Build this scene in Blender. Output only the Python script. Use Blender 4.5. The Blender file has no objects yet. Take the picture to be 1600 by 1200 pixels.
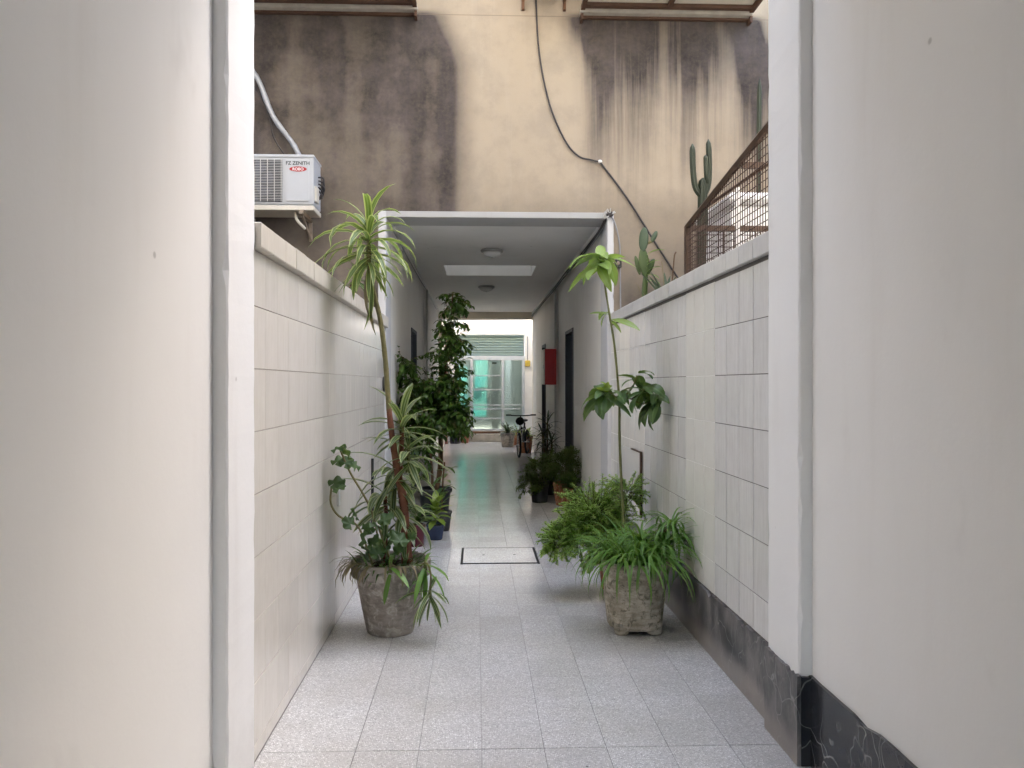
import bpy, math, random
from mathutils import Vector, Matrix, Euler
R = math.radians
scene = bpy.context.scene
col = scene.collection
random.seed(7)
rnd = random.random
def ru(a, b): return a + (b - a) * rnd()

# ------------------------------------------------------------------ camera
cam_d = bpy.data.cameras.new('camera'); cam = bpy.data.objects.new('camera', cam_d); col.objects.link(cam)
cam.location = (0, 0, 1.5); cam.rotation_euler = (R(90), 0, R(-2.0))
cam_d.sensor_width = 36; cam_d.lens = 27.0; cam_d.shift_x = 0.0082; cam_d.clip_end = 500
scene.camera = cam
# ------------------------------------------------------------------ sky, sun, exposure
SUN_EL, SUN_AZ = 50.0, 36.0          # azimuth clockwise from +Y (the passage runs along +Y)
w = bpy.data.worlds.new('World'); scene.world = w; w.use_nodes = True
nt = w.node_tree; nt.nodes.clear()
sky = nt.nodes.new('ShaderNodeTexSky'); sky.sky_type = 'NISHITA'; sky.sun_disc = False
sky.sun_elevation = R(SUN_EL); sky.sun_rotation = R(SUN_AZ); sky.dust_density = 3.0; sky.ozone_density = 0.6
bg = nt.nodes.new('ShaderNodeBackground'); bg.inputs[1].default_value = 0.15
wo = nt.nodes.new('ShaderNodeOutputWorld')
nt.links.new(sky.outputs[0], bg.inputs[0]); nt.links.new(bg.outputs[0], wo.inputs[0])
sd = bpy.data.lights.new('sun', 'SUN'); sd.energy = 2.7; sd.angle = R(0.5); sd.color = (1.0, 0.955, 0.89)
sun = bpy.data.objects.new('sun', sd); col.objects.link(sun)
_d = Vector((math.sin(R(SUN_AZ)) * math.cos(R(SUN_EL)), math.cos(R(SUN_AZ)) * math.cos(R(SUN_EL)), math.sin(R(SUN_EL))))
sun.rotation_euler = (-_d).to_track_quat('-Z', 'Y').to_euler(); sun.location = (0, -4, 20)
vs = scene.view_settings
vs.view_transform = 'Standard'; vs.look = 'None'; vs.gamma = 1.0; vs.use_curve_mapping = False; vs.exposure = 3.24
cy = scene.cycles
cy.use_denoising = True; cy.max_bounces = 7; cy.diffuse_bounces = 6; cy.glossy_bounces = 3; cy.transmission_bounces = 5; cy.transparent_max_bounces = 8
cy.use_adaptive_sampling = True; cy.adaptive_threshold = 0.03
cy.sample_clamp_indirect = 8.0; cy.caustics_reflective = False; cy.caustics_refractive = False

# ------------------------------------------------------------------ node helpers
class NM:
    def __init__(s, name):
        s.m = bpy.data.materials.new(name); s.m.use_nodes = True
        s.t = s.m.node_tree; s.n = s.t.nodes; s.l = s.t.links
        s.p = s.n['Principled BSDF']; s.out = s.n['Material Output']
        s.tc = s.n.new('ShaderNodeTexCoord')
    def set(s, sock, v):
        if isinstance(v, (int, float)):
            try: sock.default_value = v
            except TypeError: sock.default_value = (v, v, v)
        elif isinstance(v, (tuple, list)):
            sock.default_value = tuple(v) + ((1,) if len(v) == 3 and len(sock.default_value) == 4 else ())
        else: s.l.new(v, sock)
    def co(s, kind='Object'): return s.tc.outputs[kind]
    def xyz(s, v=None):
        n = s.n.new('ShaderNodeSeparateXYZ'); s.set(n.inputs[0], v or s.co()); return n.outputs
    def comb(s, x, y, z):
        n = s.n.new('ShaderNodeCombineXYZ')
        for i, q in enumerate((x, y, z)): s.set(n.inputs[i], q)
        return n.outputs[0]
    def mapping(s, v, scale, loc=(0, 0, 0)):
        n = s.n.new('ShaderNodeMapping'); s.set(n.inputs[0], v); n.inputs['Scale'].default_value = scale; n.inputs['Location'].default_value = loc
        return n.outputs[0]
    def noise(s, scale, detail=4, rough=.55, v=None, dist=0, color=False):
        n = s.n.new('ShaderNodeTexNoise'); n.inputs['Scale'].default_value = scale; n.inputs['Detail'].default_value = detail
        n.inputs['Roughness'].default_value = rough; n.inputs['Distortion'].default_value = dist
        s.set(n.inputs['Vector'], v or s.co()); return n.outputs['Color' if color else 'Fac']
    def voro(s, scale, v=None, feature='F1', out='Distance', rand=1):
        n = s.n.new('ShaderNodeTexVoronoi'); n.feature = feature; n.inputs['Scale'].default_value = scale
        n.inputs['Randomness'].default_value = rand
        s.set(n.inputs['Vector'], v or s.co()); return n.outputs[out]
    def math(s, op, a, b=0, c=None, clamp=False):
        n = s.n.new('ShaderNodeMath'); n.operation = op; n.use_clamp = clamp
        s.set(n.inputs[0], a); s.set(n.inputs[1], b)
        if c is not None: s.set(n.inputs[2], c)
        return n.outputs[0]
    def step(s, v, a, b, lo=0.0, hi=1.0):
        n = s.n.new('ShaderNodeMapRange'); n.interpolation_type = 'SMOOTHSTEP'
        s.set(n.inputs[0], v); s.set(n.inputs[1], a); s.set(n.inputs[2], b); n.inputs[3].default_value = lo; n.inputs[4].default_value = hi
        return n.outputs[0]
    def mix(s, f, a, b, blend='MIX'):
        n = s.n.new('ShaderNodeMix'); n.data_type = 'RGBA'; n.blend_type = blend
        s.set(n.inputs[0], f); s.set(n.inputs[6], a); s.set(n.inputs[7], b); return n.outputs[2]
    def obj_random(s):
        n = s.n.new('ShaderNodeObjectInfo'); return n.outputs['Random']
    def bump(s, h, strength=.3, dist=.005):
        n = s.n.new('ShaderNodeBump'); n.inputs['Strength'].default_value = strength; n.inputs['Distance'].default_value = dist
        s.set(n.inputs['Height'], h); s.l.new(n.outputs[0], s.p.inputs['Normal'])
    def base(s, c, rough=.6, spec=.5, metal=0):
        s.set(s.p.inputs['Base Color'], c); s.set(s.p.inputs['Roughness'], rough)
        s.p.inputs['Specular IOR Level'].default_value = spec; s.p.inputs['Metallic'].default_value = metal
        return s.m

M = {}
def simple(name, c, rough=.5, spec=.5, metal=0, var=.15, scale=12, bump=.1, bd=.002):
    k = NM(name); n = k.noise(scale, 5)
    dark = tuple(q * (1 - var) for q in c); light = tuple(min(1, q * (1 + var)) for q in c)
    k.bump(k.noise(scale * 4, 3), bump, bd)
    M[name] = k.base(k.mix(n, dark, light), rough, spec, metal); return M[name]

# plaster: painted wall, faint stains, trowel relief, scuffs
def plaster(name, c, stain=(.55, .5, .43), amount=.35, bump=.25, rough=.62):
    k = NM(name)
    big = k.step(k.noise(.9, 3, .6), .38, .72)
    sc = k.noise(7, 5, .65); fine = k.noise(60, 3)
    streak = k.noise(3, 4, .6, k.mapping(k.co(), (1.6, 1.6, .18)))
    f = k.math('MULTIPLY', k.math('ADD', k.math('MULTIPLY', big, .5), k.step(streak, .5, .8)), amount * .5, clamp=True)
    c1 = k.mix(f, c, stain)
    spots = k.step(k.voro(2.3), .035, .02)                       # small chips
    c2 = k.mix(k.math('MULTIPLY', spots, .5), c1, (.25, .23, .2))
    smear = k.math('MULTIPLY', k.step(k.noise(2.2, 4, .7, k.mapping(k.co(), (1, 1, .6), (4, 1, 2))), .56, .74), k.step(k.noise(.6, 2), .4, .6))
    c2 = k.mix(k.math('MULTIPLY', smear, amount * .5), c2, tuple(q * .75 for q in stain))
    foot = k.math('MULTIPLY', k.step(k.math('ADD', k.xyz()[2], k.math('MULTIPLY', sc, .5)), .62, .25), .22)
    c2 = k.mix(foot, c2, tuple(q * .8 for q in stain))
    k.bump(k.math('ADD', k.math('MULTIPLY', sc, 1.0), k.math('ADD', k.math('MULTIPLY', fine, .25), k.math('MULTIPLY', k.noise(2.3, 2, .5), 5.0))), bump, .006)
    M[name] = k.base(c2, k.math('ADD', k.math('MULTIPLY', sc, .15), rough - .07), .4); return M[name]
plaster('hall_plaster', (.83, .815, .785), (.68, .645, .59), .45, .22, .5)
plaster('white_plaster', (.84, .835, .82), (.5, .47, .42), .35, .3)
plaster('corridor_plaster', (.81, .795, .76), (.5, .47, .42), .4, .25)
plaster('ceiling_plaster', (.81, .805, .79), (.6, .58, .54), .4, .15)
plaster('shaded_lintel', (.42, .42, .415), (.3, .28, .25), .6, .3)  # the lintel's shade is put into this grey base colour
plaster('jamb_paint', (.62, .625, .63), (.42, .4, .36), .6, .35)
plaster('cream_plaster', (.72, .64, .5), (.45, .36, .26), .5, .35)
plaster('pale_render', (.80, .79, .765), (.6, .55, .47), .4, .3)
plaster('outer_plaster', (.48, .46, .43), (.4, .34, .27), .6, .4)

# stained beige facade: soot and run-off below the two projecting windows
k = NM('stained_facade'); o = k.xyz(); x, z = o[0], o[2]
warp = k.math('MULTIPLY', k.math('SUBTRACT', k.noise(1.6, 4), .5), .34)
xw = k.math('ADD', x, warp)
streak = k.noise(1, 2, .5, k.comb(k.math('MULTIPLY', k.math('ADD', x, k.math('MULTIPLY', warp, .18)), 3.4), 0, k.math('MULTIPLY', z, .22)))
streak2 = k.noise(1, 5, .65, k.comb(k.math('MULTIPLY', x, 14), 3, k.math('MULTIPLY', z, .5)))
blot = k.noise(1.5, 6, .62); fine = k.noise(26, 5, .7); grit = k.noise(110, 2, .7)
edge = k.math('ADD', x, k.math('MULTIPLY', k.math('SUBTRACT', blot, .5), .10))
curve = k.math('MULTIPLY', k.step(z, 4.5, 5.15), .22)             # the stain bends in under the window corner
edge = k.math('ADD', edge, curve)
below = k.step(z, 5.12, 5.02)
L0 = k.math('MULTIPLY', k.step(edge, -.14, -.50), below)
Lt = k.math('MULTIPLY', L0, k.math('ADD', .80, k.math('MULTIPLY', k.step(k.math('ADD', k.math('MULTIPLY', streak, .4), k.math('MULTIPLY', blot, .6)), .40, .60), .34)))
Lt = k.math('MULTIPLY', Lt, k.step(z, 2.9, 4.6, .80, 1.0))
band = k.math('MULTIPLY', k.math('MULTIPLY', k.step(edge, -.36, -.43), k.step(edge, -.62, -.5)), below)
Lt = k.math('ADD', Lt, k.math('MULTIPLY', band, .22))
R0 = k.math('MULTIPLY', k.math('MULTIPLY', k.step(edge, .68, 1.02), k.step(edge, 2.92, 2.66)), below)
sm = k.math('ADD', .22, k.math('MULTIPLY', k.step(k.math('ADD', k.math('MULTIPLY', streak, .62), k.math('MULTIPLY', streak2, .38)), .38, .60), .78))
fall = k.math('MULTIPLY', k.step(k.math('ADD', z, k.math('MULTIPLY', k.math('SUBTRACT', streak2, .5), 1.1)), 3.0, 4.6), sm)
topd = k.step(k.math('ADD', z, k.math('MULTIPLY', blot, .3)), 4.25, 4.95)
ends = k.math('ADD', k.math('MULTIPLY', k.step(edge, .82, .95), k.step(edge, 1.2, 1.0)), k.math('MULTIPLY', k.step(edge, 2.3, 2.5), k.step(edge, 2.8, 2.68)))
ends = k.math('MULTIPLY', ends, k.step(z, 3.2, 4.3))
Rt = k.math('MULTIPLY', R0, k.math('ADD', k.math('MULTIPLY', fall, .80), k.math('ADD', k.math('MULTIPLY', topd, .5), k.math('MULTIPLY', ends, .45))))
foot = k.math('MULTIPLY', k.math('MULTIPLY', k.step(z, 2.75, 2.2), k.step(x, 1.8, 1.4)), k.step(x, 1.1, 1.3))
low = k.math('MULTIPLY', k.step(k.math('ADD', z, k.math('MULTIPLY', blot, .5)), 3.75, 3.3), k.math('MULTIPLY', k.step(x, -.4, -.1), .30))
dirt = k.math('ADD', k.math('ADD', Lt, Rt), k.math('ADD', k.math('MULTIPLY', foot, .5), low), clamp=True)
speck = k.math('MULTIPLY', k.math('SUBTRACT', fine, .5), .55)
dirt = k.math('MULTIPLY', k.math('MULTIPLY', dirt, .94), k.math('ADD', 1.0, k.math('ADD', speck, k.math('MULTIPLY', k.math('SUBTRACT', streak2, .5), .35))), clamp=True)
cl = k.mix(blot, (.37, .305, .222), (.42, .355, .27))
cl = k.mix(k.math('MULTIPLY', k.step(k.noise(3.1, 6, .7), .42, .68), .5), cl, (.285, .245, .195))
cl = k.mix(k.math('MULTIPLY', k.step(streak2, .5, .75), .28), cl, (.44, .38, .30))
cl = k.mix(k.math('MULTIPLY', k.step(fine, .62, .75), .25), cl, (.47, .42, .345))
dk = k.mix(k.step(k.math('ADD', k.math('MULTIPLY', k.noise(2.4, 5, .65), .55), k.math('ADD', k.math('MULTIPLY', fine, .25), k.math('MULTIPLY', streak2, .2))), .38, .62), (.030, .025, .023), (.088, .073, .070))
seam = k.math('MULTIPLY', k.step(z, 5.046, 5.050), k.step(z, 5.058, 5.054))
cc = k.mix(dirt, cl, dk); cc = k.mix(k.math('MULTIPLY', seam, .7), cc, (.2, .16, .12))
k.bump(k.math('ADD', k.math('MULTIPLY', fine, .6), grit), .35, .004)
M['stained_facade'] = k.base(cc, .85, .25)

# glazed wall tiles (each tile is its own object; Object Info Random varies it)
def glazed(name, a, b, streaky, rough, var):
    k = NM(name); r = k.obj_random()
    v = k.comb(k.math('MULTIPLY', r, 40), k.math('MULTIPLY', k.xyz()[1], 1), k.xyz()[2])
    n1 = k.noise(1, 5, .7, k.mapping(v, (1, 55, 4)))
    n2 = k.noise(9, 5, .6, v)
    f = k.math('ADD', k.math('MULTIPLY', k.step(n1, .3, .72), streaky), k.math('MULTIPLY', k.step(n2, .35, .7), 1 - streaky))
    c = k.mix(f, a, b)
    c = k.mix(k.math('MULTIPLY', k.math('SUBTRACT', r, .5), var, clamp=True), c, tuple(q * .62 for q in a))
    wv = k.noise(5, 3, .5, v); k.bump(k.math('ADD', k.math('MULTIPLY', wv, 1.0), k.math('MULTIPLY', n1, .05)), .12, .01)
    M[name] = k.base(c, k.math('ADD', rough, k.math('MULTIPLY', n2, .16)), .5)
glazed('beige_tile', (.79, .75, .68), (.70, .655, .58), .6, .10, .35)
glazed('grey_tile', (.80, .795, .775), (.66, .65, .63), .7, .11, .4)
glazed('cream_tile', (.82, .81, .755), (.77, .755, .70), .3, .12, .25)
glazed('coping_tile_beige', (.74, .68, .59), (.62, .56, .48), .6, .25, .35)
glazed('coping_tile_grey', (.70, .69, .67), (.58, .565, .54), .6, .25, .35)
simple('grout_dark', (.13, .12, .11), .9, .2); simple('grout_white', (.78, .77, .74), .9, .2); simple('grout_beige', (.46, .41, .35), .9, .2)

# terrazzo: crushed stone in pale cement
def terrazzo(name, tone):
    k = NM(name); r = k.obj_random(); g = k.n.new('ShaderNodeNewGeometry'); P = g.outputs['Position']
    cell = k.voro(135, P, out='Color'); cx = k.xyz(cell)[0]
    chip = k.step(k.voro(135, P), .0085 * 60, .0085 * 34)
    c = k.mix(k.step(cx, .25, .8), (.29 * tone, .295 * tone, .295 * tone), (.75 * tone, .755 * tone, .75 * tone))
    cem = k.mix(k.noise(30, 3, .6, P), (.43 * tone, .43 * tone, .425 * tone), (.51 * tone, .51 * tone, .505 * tone))
    c = k.mix(chip, cem, c)
    big = k.noise(1.3, 5, .6, P); c = k.mix(k.math('MULTIPLY', k.step(big, .32, .74), .42), c, (.43, .395, .345))
    c = k.mix(k.math('MULTIPLY', k.math('SUBTRACT', r, .45, clamp=True), .5), c, (.36, .35, .33))
    dot = k.step(k.voro(3.1, P), .022, .012); c = k.mix(k.math('MULTIPLY', dot, .7), c, (.06, .055, .05))
    k.bump(k.noise(9, 3, .5, P), .04, .01)
    M[name] = k.base(c, k.math('ADD', .13, k.math('MULTIPLY', big, .08)), .6)
terrazzo('terrazzo', 1.24); terrazzo('terrazzo_border', 1.30)
simple('joint_grey', (.30, .29, .275), .9, .2)

# black veined marble plinth
def marble(name, dust):
    k = NM(name); v = k.mapping(k.co(), (1, 1, 1))
    wz = k.noise(2.4, 3, .55, v, color=True)
    n = k.n.new('ShaderNodeVectorMath'); n.operation = 'MULTIPLY_ADD'
    k.set(n.inputs[0], wz); n.inputs[1].default_value = (.6, .6, .35); k.set(n.inputs[2], k.mapping(v, (1, 1, .55)))
    e = k.voro(5.5, n.outputs[0], 'DISTANCE_TO_EDGE'); vein = k.math('MULTIPLY', k.step(e, .02, .002), k.step(k.noise(2.6, 4), .44, .60))
    e2 = k.voro(15, n.outputs[0], 'DISTANCE_TO_EDGE'); vein2 = k.math('MULTIPLY', k.step(e2, .05, .01), k.step(k.noise(4, 3), .5, .66))
    c = k.mix(k.noise(6, 4), (.012, .014, .018), (.035, .036, .04))
    c = k.mix(k.math('MULTIPLY', vein, k.noise(14, 4, .7)), c, (.5, .5, .46)); c = k.mix(k.math('MULTIPLY', k.math('MULTIPLY', vein2, k.noise(9, 3)), .6), c, (.33, .31, .28)); c = k.mix(k.math('MULTIPLY', k.step(k.noise(5, 6, .75, dist=1.2), .55, .72), .16), c, (.4, .4, .38))
    d = k.math('MULTIPLY', k.step(k.noise(8, 6, .7, k.mapping(k.co(), (1, 1, .5))), .32, .68), dust); c = k.mix(d, c, (.34, .32, .305))
    low_tone = k.math('MULTIPLY', k.step(k.math('ADD', k.xyz()[2], k.math('MULTIPLY', k.noise(7, 4), .08)), .2, .09), dust * .9)
    c = k.mix(low_tone, c, (.40, .35, .31))  # paler, pinkish tone towards the bottom
    k.bump(k.noise(20, 4), .1, .003)
    M[name] = k.base(c, k.math('ADD', .12 if dust < .3 else .30, k.math('MULTIPLY', d, .5 if dust > .3 else 1.0)), .5)
marble('black_marble', .05); marble('dusty_marble', .66)

# weathered pots
def pot_mat(name, a, b, stain, s=6):
    k = NM(name); n = k.noise(s, 7, .68); n2 = k.noise(s * 3.5, 6, .7, dist=.6); st = k.noise(2.2, 4, .6, k.mapping(k.co(), (3, 3, .9)))
    brush = k.noise(4, 5, .7, k.mapping(k.co(), (2, 2, 9)))
    c = k.mix(k.step(k.math('ADD', k.math('MULTIPLY', n, .6), k.math('MULTIPLY', brush, .4)), .38, .62), a, b); c = k.mix(k.math('MULTIPLY', k.step(n2, .50, .64), .8), c, stain)
    c = k.mix(k.math('MULTIPLY', k.step(st, .5, .72), .5), c, tuple(q * .45 for q in a))
    k.bump(k.math('ADD', k.math('ADD', n2, k.math('MULTIPLY', brush, .7)), k.math('MULTIPLY', k.noise(70, 3), .4)), .7, .008)
    M[name] = k.base(c, .88, .2)
pot_mat('grey_clay', (.21, .18, .155), (.38, .34, .30), (.54, .50, .44), 5)
pot_mat('old_concrete', (.27, .235, .175), (.56, .50, .41), (.11, .10, .07), 8)
pot_mat('terracotta', (.33, .13, .07), (.45, .2, .11), (.5, .36, .27), 9)
pot_mat('old_stone', (.3, .27, .23), (.46, .42, .36), (.16, .14, .12), 9)
simple('dark_plastic', (.03, .032, .035), .5); simple('blue_glaze', (.03, .045, .10), .25); simple('red_glaze', (.10, .014, .025), .3)
simple('soil', (.05, .036, .025), .95, .1, var=.5, scale=40, bump=.8, bd=.01)
simple('red_plastic', (.42, .07, .05), .5)

# leaves
def leafmat(name, c1, c2, edge=None, ew=.58, trans=.3, rough=.38, stripe=None):
    k = NM(name); r = k.obj_random(); n = k.noise(11, 3); g = k.n.new('ShaderNodeNewGeometry')
    ri = g.outputs['Random Per Island']
    f = k.math('ADD', k.math('MULTIPLY', k.math('ADD', r, ri), .42), k.math('MULTIPLY', n, .35), clamp=True)
    c = k.mix(f, c1, c2)
    u = k.xyz(k.co('UV'))[0]; au = k.math('ABSOLUTE', k.math('MULTIPLY', k.math('SUBTRACT', u, .5), 2))
    if edge: c = k.mix(k.step(k.math('ADD', au, k.math('MULTIPLY', n, .12)), ew + .03, ew + .15), c, edge)
    if stripe: c = k.mix(k.math('MULTIPLY', k.step(au, .22, .08), .7), c, stripe)
    k.base(c, rough, .45)
    tr = k.n.new('ShaderNodeBsdfTranslucent'); k.set(tr.inputs[0], k.mix(.5, c, (.35, .5, .05)))
    mx = k.n.new('ShaderNodeMixShader'); mx.inputs[0].default_value = trans
    k.l.new(k.p.outputs[0], mx.inputs[1]); k.l.new(tr.outputs[0], mx.inputs[2]); k.l.new(mx.outputs[0], k.out.inputs[0])
    M[name] = k.m
leafmat('striped_leaf', (0.047, 0.105, 0.023), (0.109, 0.179, 0.039), (.46, .50, .20), .6, .3, .35, (.22, .29, .14))
leafmat('striped_leaf_pale', (0.023, 0.055, 0.020), (0.066, 0.113, 0.039), (.36, .40, .20), .62, .25, .35, (.30, .36, .24))
leafmat('ficus_leaf', (0.017, 0.051, 0.009), (0.078, 0.156, 0.027), None, trans=.22, rough=.28)
leafmat('broad_leaf', (.10, .19, .045), (.26, .37, .10), None, trans=.35, rough=.4, stripe=(.24, .36, .14))
leafmat('broad_leaf_dark', (0.031, 0.086, 0.035), (0.086, 0.156, 0.055), None, trans=.3, rough=.35, stripe=(.16, .26, .1))
leafmat('feather_leaf', (.20, .37, .07), (.44, .60, .17), None, trans=.4, rough=.5)
leafmat('feather_leaf_dark', (0.027, 0.066, 0.009), (0.078, 0.133, 0.023), None, trans=.3, rough=.5)
leafmat('grass_leaf', (.05, .15, .025), (.17, .34, .06), None, trans=.28, rough=.35, stripe=(.14, .26, .08))
leafmat('round_leaf', (0.027, 0.066, 0.027), (0.070, 0.133, 0.047), None, trans=.25, rough=.5)
leafmat('yellow_green_leaf', (0.133, 0.226, 0.027), (0.265, 0.351, 0.062), None, trans=.35, rough=.4)
leafmat('dark_strap_leaf', (0.006, 0.014, 0.007), (0.023, 0.039, 0.017), None, trans=.12, rough=.3)
leafmat('dry_leaf', (0.125, 0.090, 0.055), (0.265, 0.211, 0.140), None, trans=.2, rough=.7)
leafmat('cactus_skin', (0.014, 0.023, 0.011), (0.037, 0.045, 0.023), None, trans=0, rough=.55)
leafmat('cactus_pad', (0.031, 0.058, 0.017), (0.078, 0.117, 0.035), None, trans=0, rough=.5)
leafmat('aloe_skin', (0.039, 0.070, 0.035), (0.086, 0.125, 0.070), None, trans=.05, rough=.5)
simple('bark_red', (.20, .085, .055), .8, .2, var=.45, scale=30, bump=.6, bd=.004)
simple('bark_green', (.20, .18, .085), .8, .2, var=.35, scale=40, bump=.6, bd=.003)
simple('bark_brown', (.13, .085, .05), .85, .2, var=.4, scale=30, bump=.6, bd=.004)
simple('bark_thin', (.16, .17, .07), .75, .2, var=.35, scale=40, bump=.5, bd=.003)

# metals, plastics, glass
simple('ac_white', (.50, .52, .54), .35, .5, var=.04); simple('ac_cream', (.68, .64, .55), .45, var=.12); simple('ac_black', (.012, .014, .022), .35)
simple('ac_grille', (.60, .60, .58), .4, var=.1); simple('foil_pipe', (.34, .35, .37), .4, .5, .3, var=.25, scale=30); simple('rust_steel', (.30, .24, .18), .7, var=.4, scale=25)
simple('badge_red', (.42, .02, .025), .4, var=.03); simple('ink_black', (.015, .03, .025), .5, var=.03); simple('paint_white', (.85, .85, .85), .4, var=.02)
simple('brown_iron', (.075, .043, .026), .6, .4, var=.45, scale=22, bump=.4); simple('rust_wire', (.05, .028, .02), .7, .3, var=.3)
simple('window_brown', (.10, .055, .035), .65, .3, var=.4, scale=14, bump=.4); simple('window_panel', (.66, .62, .50), .6, .3, var=.15, scale=5)
simple('sill_grey', (.40, .37, .31), .8, .2, var=.35, scale=9, bump=.4)
simple('cable_black', (.055, .05, .05), .6, .3); simple('cable_grey', (.30, .30, .30), .6, .3); simple('trunking', (.52, .52, .50), .5, var=.1)
simple('door_slate', (.045, .055, .075), .5, var=.15); simple('door_frame', (.22, .23, .24), .6); simple('chrome', (.6, .6, .6), .25, .5, 1, var=.05)
simple('cabinet_red', (.46, .016, .022), .4, var=.1, scale=6); simple('cabinet_pale', (.62, .58, .52), .4)
simple('lamp_metal', (.42, .42, .41), .4, .5, .6); simple('lamp_glass', (.72, .72, .70), .25, .6, var=.03)
simple('frame_alu', (.62, .66, .70), .35, .5, .25, var=.06); simple('shutter_green', (.20, .28, .265), .5, var=.1, scale=5)
k = NM('turquoise'); tcol = k.mix(k.step(k.noise(2.2, 3), .35, .65), (.07, .50, .48), (.36, .56, .50)); k.base(tcol, .6); tr = k.n.new('ShaderNodeBsdfTranslucent'); k.set(tr.inputs[0], tcol)
mx = k.n.new('ShaderNodeMixShader'); mx.inputs[0].default_value = .6; k.l.new(k.p.outputs[0], mx.inputs[1]); k.l.new(tr.outputs[0], mx.inputs[2]); k.l.new(mx.outputs[0], k.out.inputs[0]); M['turquoise'] = k.m
simple('room_beige', (.13, .135, .115), .8, var=.2, scale=1.5); simple('yellow_meter', (.55, .40, .06), .5)
simple('pink_pipe', (.42, .17, .12), .6); simple('rubber', (.015, .015, .016), .7); simple('bike_black', (.02, .02, .022), .35)
simple('step_stone', (.44, .40, .33), .8, .3, var=.45, scale=7, bump=.5); simple('rust_stain', (.16, .08, .045), .9, var=.5, scale=18)
simple('iron_dark', (.022, .022, .022), .6); simple('white_plastic', (.78, .78, .77), .4, var=.04); simple('black_plastic', (.02, .02, .02), .4)
simple('bag_black', (.012, .012, .013), .8); simple('roof_tar', (.12, .11, .1), .9); simple('street', (.12, .12, .12), .9); simple('green_bottle', (.05, .22, .28), .25)
k = NM('frosted_glass'); n = k.voro(38, out='Distance'); k.bump(k.math('ADD', n, k.noise(25, 3)), .25, .02)
k.base((.52, .64, .62), .34, .5); k.p.inputs['Transmission Weight'].default_value = .93; k.p.inputs['IOR'].default_value = 1.2
M['frosted_glass'] = k.m
k = NM('skylight_glass'); tr = k.n.new('ShaderNodeBsdfTranslucent'); tr.inputs[0].default_value = (.20, .205, .205, 1); k.l.new(tr.outputs[0], k.out.inputs[0]); M['skylight_glass'] = k.m
k = NM('window_glass'); k.base((.25, .32, .33), .12, .6); M['window_glass'] = k.m

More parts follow.
